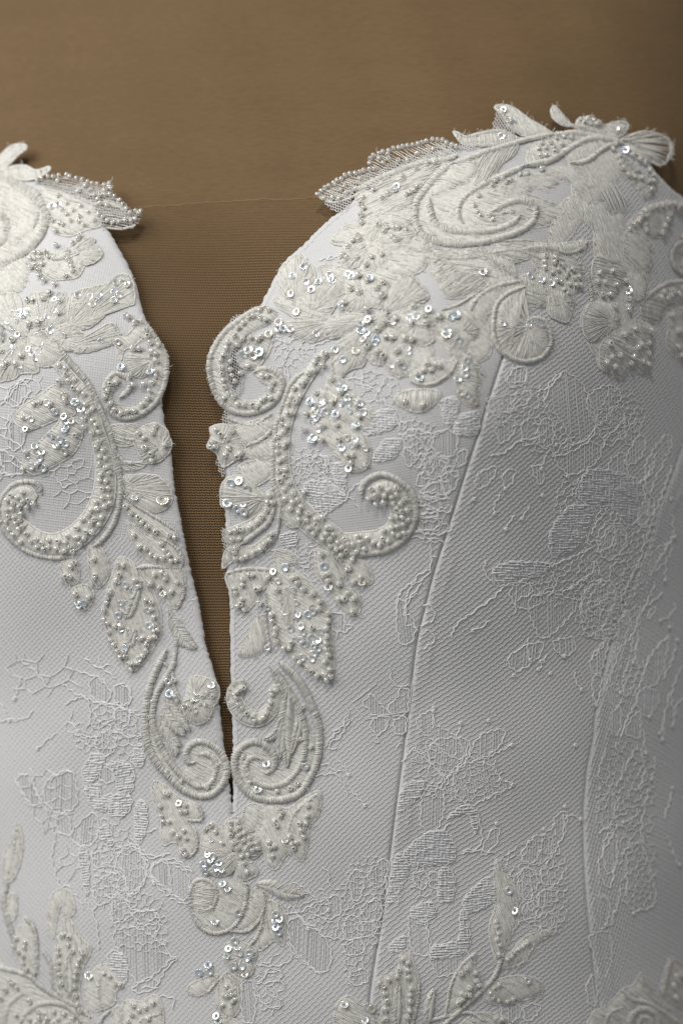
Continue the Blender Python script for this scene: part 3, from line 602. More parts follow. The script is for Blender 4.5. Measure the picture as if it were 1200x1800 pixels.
fr('R'); cells("660,380 960,360 940,580 700,680"); cells("640,1180 900,1200 880,1400 680,1480"); cells("680,1480 900,1560 860,1760 700,1760")
fr('G'); cells("360,360 520,400 480,560 380,560"); cells("400,560 560,560 580,740 420,720"); fr('N'); cells("860,220 1040,320 1180,620 960,500 800,430"); cells("600,780 780,720 780,1080 620,1080", 15)
fr('b1'); cells("470,610 700,600 760,720 600,850 500,800", 14); fr('a2'); cells("180,950 440,940 580,1080 480,1180 240,1100", 15); fr('b2'); cells("680,330 900,360 900,520 720,540 660,450", 14); cells("650,960 780,940 760,1100 640,1100", 14)
fr('z6'); cells("560,1040 1080,950 1060,1480 640,1480", 80)
fr('z')
for x, y, a, L in ((905,905,2.4,30),(930,890,2.2,26),(880,870,2.5,34),(860,1090,2.3,34),(930,1120,2.0,40),(960,1150,1.9,30),(1010,1180,1.8,34),(1100,1190,1.7,30),(1130,1280,1.6,44),(1150,1330,1.5,40),(1120,1420,1.7,36),(1165,1260,1.5,40),(1090,1560,1.6,44),(1070,1600,1.6,26),(950,1470,-.6,30),(990,1440,-.8,30),(930,1520,-.4,30),(860,1330,-.5,44),(800,1300,-1.2,30),(760,1280,-1.4,30),(620,1390,1.0,34),(590,1330,.8,40),(560,1560,.6,44),(520,1600,1.1,40),(130,1250,2.4,36),(100,1290,2.6,40),(60,1250,2.2,44),(40,1190,2.0,40),(250,1520,1.2,40),(270,1600,.6,40),(1180,900,1.6,44),(1170,980,1.7,40),(1185,1060,1.6,40),(1120,1130,1.8,36),(1000,770,2.3,26),(960,800,2.2,26)): sprig(x, y, a, L)
fr('c1'); cells("0,230 280,240 330,330 180,470 60,640 140,800 0,900", 22); cells("300,860 560,760 640,900 620,1060 420,1080 330,960", 18)
for s in ("40,380 140,260 200,330 130,430","70,480 40,620 90,720 170,640 110,540","0,720 90,760 180,840 60,880"): lpatch(s)
for s in ("0,420 60,370 150,260 220,250","90,470 70,560 80,640 160,720 200,840","380,900 420,960 480,930","0,860 80,880 180,860","220,330 160,370 120,440"): lcord(s)
fr('R'); cells("20,20 520,40 480,300 160,260", 26); cells("120,860 420,840 520,1100 320,1260", 24); cells("480,480 1000,560 960,760 600,700", 15); cells("420,1380 640,1280 640,1640 460,1600", 20)
fr('C'); cells("520,880 780,900 760,1120 560,1080", 14)
# ================================================================ right cup, top
FR['zz'] = (0, 0, 1)
fr('a1'); M('embroidered_leaf')
patch("465,208 500,215 560,243 620,235 700,210 790,205 860,225 925,258 860,290 780,300 680,305 580,300 510,270", 80, 3.5); satin("480,225 530,285 640,305 780,300", 7); satin("560,245 700,212 800,207 900,250", 6); seq("800,248", 1)
M('embroidered_leaf'); patch("755,35 800,20 870,30 940,75 1000,120 1080,165 1160,222 1130,240 1000,240 930,225 860,170 820,100", 60, 3.5); satin("765,40 820,100 860,170 930,222", 7); seq("812,62", 1); seq("850,130"); seq("880,160")
M('embroidered_scroll')
patch("450,440 560,470 740,560 900,520 1040,500 1060,560 1000,640 1040,720 1050,800 960,900 700,990 480,1000 270,950 190,830 210,680 310,560", 20, 1.6, .4, rope=0, fz=0)
patch("460,430 620,400 645,470 600,540 480,615 330,672 300,640 330,570 400,500", 15, 4.5, 1.2, 5, 4)
patch("620,400 760,345 915,290 890,370 800,440 740,545 640,600 600,585 640,490", 120, 4.0, 1.2, 5, 4)
satin("470,430 370,500 290,590 215,690 195,780 210,870 260,940 360,982 480,998 600,992 720,975 860,935 960,890 1025,830 1040,760 990,708 900,698 800,735 735,775", 12.5, 2.4, .45)
satin("300,680 305,760 340,850 420,900 520,912 620,915 720,908 820,880 900,835 930,795", 11.5, 2.4, .45)
satin("960,450 860,495 730,552 640,600 560,655 510,725 500,800 530,850", 10, 2.4, .45)
satin("1160,232 1000,262 930,282 800,320 700,350 600,390 460,440", 9, 3.5, .5)
satin("700,800 780,790 870,765", 6, 2)
beads("1080,475 980,505 930,512 860,555 830,570 805,545 755,560 735,590 640,662 610,730 630,775 655,800 740,830 715,800 870,775", 4.6, 2.5)
M('embroidered_leaf'); fr('B'); patch("505,128 520,110 545,135 580,180 612,215 560,208 520,180 505,150", 70, 3.5, rope=4)
M('embroidered_flower'); patch("635,205 650,180 690,172 720,185 750,192 768,218 720,240 650,235", 10, 5, 2, rope=5); beads("650,190 690,182 720,195 745,205 670,205 700,212 735,215", 5, 6)
M('embroidered_leaf'); patch("760,232 810,205 870,193 905,205 892,248 850,275 780,262", 20, 4, 1.5); seq("838,238", 1); satin("600,215 700,235 790,262 850,280", 8, 3)
fr('a4'); M('organza_leaf')
fan_ = cr(pt("690,310 780,262 880,240 1000,262 1080,310 1112,380 1090,450 1010,512 920,480 830,430 760,370"), 3.2, True); cord(me_[0].mb, fan_, 3, 3, .5, 3.8, .28, True, False)
q_ = fan_[10:-10:1]; c_ = pt("700,318")[0]; threads(me_[0].mb, c_+(q_-c_)*rng.uniform(.05, .4, (len(q_), 1)), q_+rng.normal(0, 1, q_.shape), 3, 3, 2, 2.0, 4, 2.0); fuzz(me_[0].mb, fan_, 40, 3); satin("1085,320 1095,400 1060,470", 6, 3)
satin("700,310 860,300 1000,330", 5, 3)
M('embroidered_leaf')
patch("500,300 690,330 600,360 520,400 440,465 370,490 290,500 240,420 340,345 430,305", 60, 3, 1)
satin("695,332 560,300 440,300 340,342 240,402 130,470 20,500 -80,520", 12, 3.2, .5); satin("690,335 600,352 520,400 440,462 370,492 280,500", 10, 3.2, .5)
patch("-60,400 10,330 150,280 300,275 430,290 330,335 230,395 130,460 20,490 -60,500", 70, 3, .8)
beads("45,340 115,338 225,290 280,295 160,300 20,388 80,380 35,445 80,440 205,350 145,385 155,410", 5.0)
satin("160,270 300,250 420,265 560,280", 9, 3)
M('embroidered_leaf'); patch("640,420 720,440 800,520 880,600 960,590 990,640 960,760 880,780 840,720 760,640 690,560", -40, 2.5); satin("740,470 800,530 850,570", 12, 3)
beads("670,440 680,490 700,535 740,588 790,605 850,615 905,640 945,590 915,550 875,490 835,465 775,430 945,640 925,705 620,385"); seq("722,392", 1)
M('embroidered_leaf'); patch("40,560 180,515 300,500 400,620 430,690 330,745 280,650 160,620", 40, 2.2, rope=0); patch("-300,720 -160,640 60,560 200,620 120,700 -60,680 -200,740", 20, 1.6, rope=0); beads("45,548")
# organza leaf tips standing off the neckline
fr('A'); M('organza_leaf')
patch("172,585 210,555 260,525 320,495 390,468 470,450 540,450 560,500 470,540 380,572 320,600 250,618 200,608", 20, 1.5, 3, 3, 0, 4.4, 20, 10, base=False, wd=1.5)
beadline("178,584 225,545 280,512 345,480 410,462 470,450", 8.2, 4.8, 5); beads("210,605 255,600 290,605 330,575 375,555 320,540 270,530 300,560 400,500 430,545", 4.6); satin("176,590 250,622 330,604 420,560 520,510", 4, 3)
M('organza_leaf')
patch("445,430 460,385 500,360 560,345 640,325 720,310 800,290 880,315 930,345 860,380 760,405 640,430 540,450 470,450", 30, 1.5, 3, 3, 0, 4.4, 20, 10, base=False, wd=1.5)
beadline("452,425 465,385 520,362 585,345 640,328 690,322 760,300 810,298 850,308 905,332", 8.6, 4.9, 5); beads("480,450 520,420 550,398 600,405 650,405 700,368 545,375 785,345 690,450 750,420 790,415 500,395", 4.8)
satin("380,560 480,500 600,455 720,410 850,390 910,375", 9, 3)
M('embroidered_leaf')
patch("380,570 520,490 700,420 860,400 800,450 720,530 680,620 690,720 620,735 520,745 440,760 400,660", -25, 3)
beads("405,628 420,655 405,690 440,545 415,600 510,600 620,490 640,585 685,560 660,575 545,580 470,560 700,540 408,728"); seq("590,540", 1); seq("580,560")
patch("500,700 560,660 660,640 690,700 640,740 560,750", 10, 2.5, 2)
# big dark textured applique at the side
fr('J'); M('embroidered_flower')
patch("70,290 150,250 260,265 300,340 400,330 440,440 500,500 620,540 640,640 630,760 600,880 560,1010 480,1100 520,1180 640,1230 655,1400 625,1560 560,1612 490,1560 440,1590 400,1655 330,1600 240,1575 210,1460 230,1370 160,1350 105,1260 90,1150 150,1060 230,1030 190,940 165,860 200,720 190,600 190,480 120,400", 70, 3.0, fz=60)
patch("440,480 600,520 640,640 620,780 520,800 430,700", 50, 3, 3); patch("190,700 280,690 420,760 440,860 380,980 300,1030 210,960 170,860", 20, 3, 2.6)
petal("330,1200", "105,1150 150,1065 220,1035 310,1060 380,1140 390,1230 310,1285 230,1340 150,1350 100,1260", h0=3)
patch("440,800 540,830 590,900 560,1010 480,1020 430,930", 80, 3, 2.8); patch("240,1380 330,1290 480,1230 620,1260 650,1400 620,1560 560,1600 490,1550 400,1640 330,1590 240,1560", 30, 3, 2.6)
beads("215,815 320,800 200,885 260,890 345,910 420,875 240,985 300,985 340,1075 450,1020 445,1075 445,1105 495,1255 620,1265 410,1300 300,1370 600,1365 515,1400 600,1445 375,1460 310,1475 485,1475 270,1520 335,1550 460,1525 550,1510 595,1530 540,1375", 5.4, 6.5); seq("445,955", 1, 7.6, 7)
M('embroidered_leaf'); hatch(me_[0].mb, cr(pt("255,110 340,110 430,220 445,310 380,330 300,340 260,220"), 3, True), math.radians(65), 2.5, 1, 3, 2.6, 1.8, 40, 2)
M('embroidered_leaf'); patch("440,465 560,320 700,258 900,235 1000,240 1000,330 830,340 790,500 700,530 600,520 520,510", 40, 2.4)
beadline("455,455 525,400 570,330 615,305 660,280 705,275 760,262 865,262 960,270", 10, 5.2); beads("545,375 590,360 595,430 590,470 780,345 760,385 740,435 725,490 840,290 890,340 880,520"); 
M('embroidered_scroll'); patch("900,560 830,600 805,680 840,780 930,840 1000,830 1000,560", 30, 2.5); satin("980,550 900,560 830,600 805,680 840,780 930,840", 9, 3); beads("885,720 890,750")
M('embroidered_scroll'); patch("600,1015 680,940 780,890 1000,870 1000,1060 860,1060 760,1090 700,1200 600,1180 560,1100", 20, 2.6); satin("600,1012 680,940 780,890 900,875 1000,870", 9, 3); beads("705,1005 725,960 800,950 785,985 850,975 880,925 755,1010")
M('embroidered_leaf'); patch("780,1130 900,1090 1000,1080 1000,1560 900,1530 850,1480 790,1440 760,1350 780,1250", 50, 3); beads("790,1140 875,1100 850,1260 835,1395 860,1460 830,1270", 5.6)
# cluster, hook and leaf beside the princess seam
fr('a3'); M('embroidered_flower')
patch("670,200 760,180 830,250 900,290 960,350 965,430 900,480 885,600 860,665 800,655 730,600 700,500 590,480 540,350 600,330 680,300", 80, 3.0, fz=30)
petal("740,420", "720,480 800,440 900,480 885,600 860,665 800,655 740,610", h0=2.4)
beads("700,205 770,220 695,245 760,250 695,285 820,268 790,300 750,320 890,298 855,315 840,345 905,360 935,350 780,372 805,385 870,400 915,410 945,410 830,440 855,465"); seq("675,370 745,395", 1, 6.6); seq("600,345", 0)
M('embroidered_leaf'); patch("250,160 380,190 480,250 505,350 420,300 320,240", 60, 3); satin("235,150 330,230 430,290 500,350", 7, 2.5)
patch("330,100 480,90 620,95 600,190 500,230 400,190", 10, 2); 
patch("-120,180 0,150 130,170 240,150 200,200 100,230 -40,240", 10, 1.5, rope=0)
M('embroidered_leaf'); patch("540,180 600,115 760,115 900,105 1000,92 985,140 905,185 820,182 700,172", 70, 4.2, 1, 5); satin("545,160 700,140 860,180 960,150 1000,95", 7, 3)
M('embroidered_scroll')
petal("590,700", "560,420 450,465 370,540 345,650 350,780 400,870 480,922 580,945 680,910 740,830 740,740 700,660 620,640 560,680 530,760 480,850 445,790 432,700 440,600 500,500", h0=1.2, H=4.5, rope=8, e=5)
satin("560,420 450,465 370,540 345,650 350,780 400,870 480,920 580,942 680,908 738,830 740,740 700,662 620,642 560,680", 9, 3, .5)
patch("530,700 620,660 690,700 690,800 620,850 540,830", 60, 4, 2, 5); seq("405,680 590,690 660,685 600,825", 0, 6, 6)
M('embroidered_leaf'); patch("200,490 350,400 500,370 545,385 440,420 360,480 330,560 290,640 240,700 190,640 190,560", 55, 2.5); satin("190,580 230,500 350,420 520,380", 8, 3)
patch("0,240 60,260 100,380 60,440 -20,430", 50, 2)
patch("570,400 640,420 740,460 730,540 660,560 570,520", 20, 2.6)
# ================================================================ the great flower
fr('a2'); M('embroidered_flower')
FLW = ["380,480 300,510 210,520 160,480 155,430 200,400 190,330 220,290 290,250 350,258 400,300 440,268 490,300 510,360 465,430 430,490","460,510 490,400 520,330 590,270 660,262 700,310 755,370 765,420 720,452 650,475 560,510",
 "480,560 600,500 680,468 780,490 805,550 870,548 805,600 792,660 805,720 740,752 680,740 590,660","430,620 520,640 600,680 665,760 662,850 632,930 570,972 510,942 480,890 400,882 348,840 338,780 385,720",
 "415,600 385,700 350,800 312,890 220,922 160,972 108,952 88,870 100,780 180,690 280,630","400,560 280,620 150,690 60,690 20,620 60,560 180,530 300,530"]
for i, s in enumerate(FLW): petal("450,565", s, h0=1.4+.5*(i % 3), H=4.6, e=9)
c = pt("450,560")[0]; a = rng.uniform(0, 6.28, 90); l = rng.uniform(8, 20, 90)
threads(me_[0].mb, np.repeat(c[None], 90, 0)+rng.normal(0, 2, (90, 2)), c+np.stack([np.cos(a), np.sin(a)], 1)*l[:, None], 8, 6, 1, 2)
beads("285,265 350,300 230,355 290,380 455,310 415,350 455,400 185,455 345,500 550,565 670,480 740,540 755,595 655,600 845,548 425,635 480,690 525,695 610,700 660,710 350,755 420,795 460,825 560,785 570,865", 6.3, 6.5)
seqfill("150,250 480,260 480,480 160,500", 8); seqfill("450,600 800,480 800,740 640,950 360,880", 14); seq("365,285 350,572 305,600 305,648 318,705 270,790 650,560 690,550", 1, 7.4, 7.5); seq("770,500 180,850 125,780 345,665 400,700 400,735 410,710", 0, 7, 7.5)
M('embroidered_flower'); petal("1000,660", "850,640 870,560 940,508 1010,530 1100,600 1130,665 1080,725 1000,790 900,742", h0=1.5); seq("960,540 895,670", 1, 9, 6); seq("980,720 930,555 900,650", 0, 8, 6)
for g in ((960,540),(895,670)): pass
M('embroidered_leaf'); patch("640,965 700,900 760,855 850,840 920,860 980,800 970,900 920,960 850,1012 760,1042 680,1022", 60, 3); satin("650,1000 720,1025 820,1010 920,940 970,860", 6, 3); beads("765,875 825,880 740,925 795,920 690,950 850,890", 5.8); seq("712,975", 1)
M('embroidered_leaf'); patch("535,1135 580,1080 680,1058 800,1060 855,1085 830,1140 770,1192 690,1217 610,1192", 90, 4, 1, 5, 5, 4.2, 16, wd=3.0); beads("615,1140 735,1165", 5.2, 4.5)
M('embroidered_leaf'); patch("1000,830 1060,820 1112,900 1132,980 1122,1090 1100,1172 1030,1162 990,1100 960,1000 970,900", 15, 3); seq("1035,860 1025,910 1025,955 975,985 995,1085 1090,1145 1040,1100", 0, 7)
M('embroidered_leaf'); patch("810,178 880,150 960,210 1040,230 1150,290 1180,330 1080,390 960,420 880,405 850,330", -35, 2.6); satin("1200,320 1080,400 960,470 860,500", 5, 2); seq("1150,238", 1, 7.6, 6)
patch("1080,430 1200,350 1260,400 1200,520 1100,560 1060,520", 50, 2.4)
fr('A'); M('embroidered_flower')
for s in ("470,850 400,830 330,760 260,800 250,830 330,850","450,830 420,760 440,700 520,720 540,790","470,830 540,740 640,735 690,790 640,850 560,870","460,860 560,880 540,930 500,970 430,985 420,920","440,860 400,950 330,960 285,910 320,850 400,840"): petal("455,850", s, h0=1.4)
beads("390,800 365,825 395,820 335,855 310,900 330,915 385,915 465,912 515,900 435,950 495,745 545,760 575,760 525,780 570,805 600,820 640,770 600,760 585,822", 5.4)
M('embroidered_leaf'); patch("540,985 600,930 700,885 765,875 745,950 700,992 620,1005", 20, 2.4); patch("640,830 720,800 780,860 720,880 660,880", 20, 2.4); satin("700,760 735,830 770,880", 8, 2)
patch("740,890 800,900 900,1000 900,1080 850,1110 800,1040", 40, 2); patch("690,830 860,870 1000,860 1100,880 980,920 830,900", 10, 1.6, rope=3)
M('embroidered_leaf'); patch("770,880 900,880 1010,870 1100,900 1250,880 1300,830 1340,880 1240,930 1110,950 1000,920 900,900", 10, 2)
fr('z'); M('embroidered_leaf')
for s, a in (("600,405 650,395 720,420 765,432 742,470 690,500 640,488",20),("740,440 830,442 905,452 862,492 780,482",10),("870,470 932,500 930,540 880,560 850,520",60),("760,560 800,540 850,560 862,620 820,640 772,605",40),("640,600 700,660 760,640 740,590",50),("930,440 1010,450 1020,500 960,490",20),("1020,560 1040,620 1080,640 1060,560",60),("560,470 610,470 650,500 600,520",30)): patch(s, a, 1.5, .4, rope=3, fz=24)
M('embroidered_leaf')
for s in ("720,560 800,600 850,660","640,540 600,600 560,640","800,500 870,520 930,590","700,430 800,455 900,440 960,460","990,430 1030,480 1040,540"): satin(s, 7, 1.6)
M('embroidered_leaf')
for s, a in (("1005,300 1050,255 1095,285 1060,345 1015,365",60),("975,372 1012,342 1025,372 1000,420 965,440",60),("870,330 940,345 990,370 950,400 880,380",20)): patch(s, a, 1.4, .4, rope=3, fz=30)
# petals at the neckline edge
fr('b1'); M('embroidered_leaf')
petal("640,370", "650,30 580,80 522,150 522,230 560,320 640,350 720,320 770,230 770,140 720,80", h0=.8); seq("700,122 625,185 610,310", 1); seq("720,225 755,280")
M('embroidered_leaf'); petal("760,430", "640,350 720,320 780,230 870,200 960,200 980,290 930,380 870,462 780,462 700,410", h0=1.6); seq("805,225 885,180 905,215", 1); seq("890,205")
M('embroidered_leaf'); petal("900,500", "490,330 600,360 700,430 860,460 905,520 860,600 780,642 680,632 600,580 555,520 630,480 520,400", h0=1.2); seq("650,435 560,550 455,590", 1); seq("520,550 610,555 795,585 525,510")
patch("860,470 1000,470 1080,510 960,560 900,560", 10, 2.4, 1)
# ================================================================ scroll hanging over the slit
M('embroidered_scroll')
p_ = "340,425 220,510 130,590 60,700 35,800 45,910 85,1020 160,1110 270,1145 380,1130 470,1080 530,1000 545,920 495,855 410,835 350,860 400,930 440,960 420,1015 340,1050 260,1040 205,980 165,900 160,810 190,710 260,625 340,570 450,520 510,440 430,400"
patch(p_, 30, 2.5, 1.0, 3, 0, 3.4, 18, 40)
satin("430,395 330,435 220,510 130,590 60,700 35,800 45,910 85,1020 160,1110 270,1145 380,1130 470,1080 530,1000 545,920 495,855 410,832 345,860", 11, 2.6, .45)
patch("250,700 310,660 400,690 420,760 360,830 280,830 230,770", 30, 2.5, 1); patch("260,640 380,600 480,560 480,640 430,760 400,690 300,680", 30, 2, .8)
beads("390,425 455,420 345,465 400,478 310,480 275,515 435,490 235,550 210,600 270,625 330,615 375,630 400,610 165,650 235,670 155,690 130,740 115,775 185,785 120,830 125,870 185,840 195,880 135,915 145,960 215,920 255,865 305,815 175,1005 205,1030 140,1040 235,1080 280,1085 340,1085 370,1100 405,1055 440,1030 465,1040 465,975 485,930 445,885 410,880", 5.2, 4.6); seq("310,705 385,720", 1, 9, 6); seq("345,745 280,735", 0, 8, 6)
M('embroidered_scroll'); satin("700,860 640,900 590,970 560,1060 530,1140 500,1250 485,1380 478,1510 485,1640 520,1720 530,1830 520,1920", 10, 2.0, .5)
# ================================================================ edge motifs down the right of the slit
fr('b2'); M('embroidered_flower'); petal("145,235", "40,130 100,105 200,120 245,180 285,260 292,330 220,352 150,400 108,370 88,310 20,260 48,190", h0=2); beads("85,140 120,175 195,150 160,205 80,260 50,265 175,270 150,320 235,330 255,310 60,230", 5.8, 5)
M('embroidered_leaf')
for s in ("220,115 300,90 450,60 500,130 400,200 300,252 240,240","300,280 470,210 485,330 350,342 280,320","240,400 330,360 480,345 485,450 400,520 340,540 260,470"): patch(s, None, 2.6, .8, rope=4)
satin("160,60 330,110 470,30", 6, 2); satin("300,250 400,210 480,130", 7, 3)
M('embroidered_leaf'); petal("420,620", "118,540 150,490 230,460 310,480 380,560 422,610 412,680 340,742 270,742 190,702 118,670", h0=1); seq("165,655 245,500", 1, 9); seq("275,665", 1, 6); seq("280,720 190,520 300,560 230,700", 0, 8)
M('embroidered_leaf'); patch("500,570 440,580 410,680 340,760 240,810 160,840 130,880 160,930 240,940 330,880 420,810 490,710", 70, 2.6); satin("490,690 440,800 340,880 250,950", 10, 2.6); beads("460,600 480,650 445,650 440,705 405,750 370,790 320,825 265,840 225,845 180,855 195,910 250,905 240,830")
M('embroidered_leaf'); patch("480,860 505,900 420,985 340,1035 260,1065 200,1065 130,1115 130,1050 150,990 230,950 330,960 420,900", 70, 2.6); satin("525,700 520,800 490,900 400,990", 7, 2.4); beads("475,870 460,915 425,940 395,980 345,1010 295,1030 265,1045 220,1045 185,990 220,970 215,1000 345,1000")
patch("540,700 620,710 680,790 620,830 560,790", 40, 1.6, 2)
# the great paisley
M('embroidered_scroll'); fr('z')
band("572,621 544,656 520,692 510,715 497,757 495,795 496,827 502,855 517,885 545,917 580,942 601,957 635,955 667,951 695,932 707,905 702,880 685,862 665,862 655,876", [6,10,12,12,13,13,14,16,18,20,20,20,20,20,18,20,20,18,13,8], 1.0)
fr('L'); satin("305,780 302,710 345,650 430,615 520,635 600,688 660,765 682,860 672,950 632,1030 560,1100 460,1152 360,1168 270,1178 190,1172 100,1120 20,1060", 12, 2.4, .42)
fr('b1'); beads("850,725 800,755 835,810 780,845 735,865 710,920 690,945 635,970 680,1025 790,1005 645,1065 590,1080 625,1140 590,1150 535,1180 725,1145", 5.3, 5)
fr('b2'); beads("590,25 625,20 535,60 585,115 560,155 515,190 580,230 520,250 560,260 515,300 560,340 525,365 525,430 565,465 570,420 530,500 595,515 560,560 625,590 700,580 565,625 620,650 605,695 665,720 680,680 725,730 665,770 720,775 780,770 830,750 785,805 735,830 795,830 765,870 860,825 885,825 855,870 880,905 990,905 1080,885 935,930 1010,940 1145,900 1100,925 1185,930 965,965 1070,990 1125,975 960,1020 1040,1050", 5.3, 5)
fr('L'); beads("270,1155 325,1135 165,1125 240,1105 295,1085 345,1060 395,1085 430,1110 455,1060 490,1080 280,1045 460,1005 515,985 555,975 595,960 530,1025 560,1040 600,1020 555,905 590,910 510,920 550,850 580,870 620,860 575,815 525,810 460,805 405,820 355,780 400,755 465,760 550,750 490,720 435,700 370,715 515,770", 5.3, 5)
fr('z'); beadfill('', 10.2, 5.0, 5, 70, bandpoly('572,621 544,656 520,692 510,715 497,757 495,795 496,827 502,855 517,885 545,917 580,942 601,957 635,955 667,951 695,932 707,905 702,880 685,862 665,862 655,876', [6,10,12,12,13,13,14,16,18,20,20,20,20,20,18,20,20,18,13,8]))
fr('z'); M('embroidered_leaf'); patch("580,660 598,662 612,688 635,702 656,725 653,745 640,757 625,750 600,735 585,715 573,690", 40, 3.6)
seqfill("580,660 598,662 635,702 656,725 653,745 625,750 585,715", 9); fr('b1'); beads("900,905 970,990 905,1065 1075,1085 1095,1165 960,1000", 5.6, 6); seq("1010,1040 1015,1080", 0); seq("925,1150", 1)
fr('b2'); seq("1060,110 1075,100", 1, 7)
fr('z'); M('embroidered_leaf'); patch("572,690 590,735 620,750 642,765 652,795 645,822 622,830 600,815 583,790 560,770 545,745 540,715 555,690", 40, 3.6)
seqfill("572,690 590,735 642,765 652,795 622,830 583,790 545,745 540,715", 16); fr('b1'); seq("745,1065", 1, 8); seq("770,1095 770,1150")
fr('b2'); beads("840,110 935,105 700,140 825,210 950,205 1070,240 1005,320 1045,315 1035,370 1135,385 720,30", 5.6, 6); seq("770,195 755,210", 1, 8); seq("775,55 1005,200 790,60", 0); seq("1015,410", 1)
# pendants under the paisley
fr('b3')
M('embroidered_leaf'); patch("740,20 735,100 740,180 780,250 850,292 905,280 935,200 880,120 840,50", 60, 3); satin("860,40 930,130 960,230", 8, 2.5); beads("780,50 825,190 830,240 800,200", 5.6); seq("830,285", 1); seq("800,140")
M('embroidered_leaf'); patch("900,80 1000,60 1080,100 1132,180 1132,262 1060,265 1000,255 960,200", 40, 3); beads("970,155 1055,215 1005,250"); seq("1065,255", 1, 7)
M('embroidered_leaf'); patch("860,265 940,290 1030,320 1052,400 1042,472 980,485 920,425 880,370", 50, 3); beads("905,262 900,370 1010,365 995,460 965,325 940,370", 5.6)
M('embroidered_leaf'); patch("480,60 560,130 640,200 740,300 830,440 852,560 862,700 872,850 852,942 800,952 720,900 620,820 520,720 450,600 410,470 400,330 440,200", 35, 3.2, fz=30, pitch=3)
petal("560,300", "520,280 590,300 600,420 580,560 520,540 500,400", h0=3, rope=0)
seqfill("500,130 640,200 740,300 830,440 860,700 820,920 720,880 520,700 420,470", 22); beads("595,215 615,255 655,300 720,330 770,385 765,435 830,465 830,520 815,575 820,630 815,680 820,720 830,760 805,810 840,860 815,900 820,935 750,905 710,875 685,855 630,815 595,780 520,715 560,715 575,675 465,670 455,620 465,575 440,530 435,480 715,570 475,300 580,220 845,910 800,890", 5.5, 5.5); seq("480,245 405,430 405,715", 0, 6); seq("745,670 620,480 445,175", 1, 6.5); seq("715,645 760,720 720,460 640,660 660,690 690,480 640,560", 0)
M('embroidered_leaf'); patch("108,210 200,160 330,150 430,172 452,230 380,300 330,380 250,462 190,432 145,330", 60, 2.6); satin("110,190 250,160 430,165", 7, 2); beads("300,200 230,230 230,270 170,295 180,325 325,300 225,370 220,405 240,445 195,420 410,215 350,400 275,195 345,295")
M('embroidered_leaf'); patch("330,480 385,600 375,730 300,775 190,765 240,660 290,540", 75, 3, .8, 4, 0, fz=30); satin("390,330 385,480 400,620 420,740", 6, 2.4); satin("480,320 560,440 555,560", 5, 3)
patch("460,30 560,40 600,110 540,140 460,110", 20, 2.2)
# ================================================================ heart scroll, right of the slit
fr('b4'); M('embroidered_scroll')
patch("200,760 400,720 520,840 560,950 640,920 700,760 780,640 870,700 860,900 780,1080 640,1190 480,1220 300,1150 190,1050 170,880", 30, 1.4, .4, rope=0, fz=0)
satin("545,10 640,90 730,190 800,320 860,450 900,600 905,760 880,900 820,1040 740,1160 640,1212 500,1232 380,1212 270,1150 200,1060 165,960 170,850 230,760 330,718 430,750 500,830 510,920 460,990 420,985", 14, 2.2, .42)
satin("470,50 560,160 620,260 700,380 750,500 780,640 780,780 750,900 690,1000 600,1082 480,1112 370,1085 290,1020 262,940 280,880 340,850 400,870", 12, 2.2, .42)
beads("765,410 830,765 710,570 740,690 710,1090 540,1150 300,1070 240,850 800,940 650,1130", 4.8, 1.5); seq("445,912", 1, 7); seq("370,1135", 1, 7.5); seq("785,935", 0, 7)
M('embroidered_scroll'); band("520,220 535,300 505,390 450,470 370,515 290,500 210,440 165,350 180,260 250,220", [5,9,11,12,13,14,14,13,12,9], 1.2); fuzz(me_[0].mb, cr(pt("100,340 120,280 150,220 200,190 260,190"), 2), 90, 3, 7); beads("485,265 530,260 490,300 480,370 465,410 445,465 395,520 325,490 270,465 230,420 200,385 340,530 420,500 180,330 165,300 190,280 220,250 250,240", 4.9, 4.5)
M('embroidered_leaf'); leaf("640,230 620,400 600,620 620,800 620,940", 15, 1.5, 4.5); leaf("590,460 540,620 470,680 430,690", 8, 2.2); leaf("700,420 730,540 700,680 660,820", 8, 2.2); leaf("600,520 570,700 560,860", 9, 2.4)
satin("480,80 560,220 610,380 600,520", 8, 2.6)
fr('F'); M('embroidered_leaf'); patch("700,1255 780,1240 860,1262 950,1200 1030,1175 1022,1290 972,1360 962,1450 932,1540 860,1502 800,1582 750,1562 728,1480 690,1400 720,1330", 60, 2.8, fz=24); satin("1020,1180 900,1280 860,1380 840,1480", 7, 2.6); beads("815,1265 820,1300 790,1330 800,1350 960,1300 965,1245 955,1340 920,1340 930,1375 870,1410 790,1460 765,1470 890,1470 780,1510 760,1440 905,1440 940,1410 830,1280 880,1450"); seq("845,1430", 1, 6.5)
M('embroidered_leaf'); patch("640,1250 700,1240 720,1300 690,1370 640,1380 620,1310", 40, 2)
# ================================================================ below the slit
M('embroidered_flower'); petal("590,1500", "530,1340 580,1308 635,1330 655,1390 715,1420 722,1492 660,1532 600,1502 548,1440", h0=1.4); beadfill("535,1345 580,1315 630,1335 650,1395 705,1425 712,1485 660,1522 605,1492 555,1435", 9.6, 5.0, 5, 34)
petal("560,1500", "400,1450 430,1380 500,1360 540,1420 560,1500 480,1560 420,1540", h0=1.2); petal("580,1520", "480,1560 560,1500 600,1540 560,1600 500,1620 440,1600", h0=1.6); petal("600,1520", "600,1530 660,1540 700,1600 640,1640 590,1620", h0=1.4)
fr('N'); seq("285,45 345,65 365,110 265,5 370,210 405,245", 1, 6.5); seq("235,75 255,130 300,20 320,100", 0, 7); beads("540,130 520,65 500,20")
M('embroidered_scroll'); patch("150,230 140,330 170,450 230,530 320,560 420,530 490,450 530,330 530,210 440,180 370,190 325,230 325,300 300,370 280,410 320,330 310,230 250,185 180,190", 40, 2, .6, 4, 0)
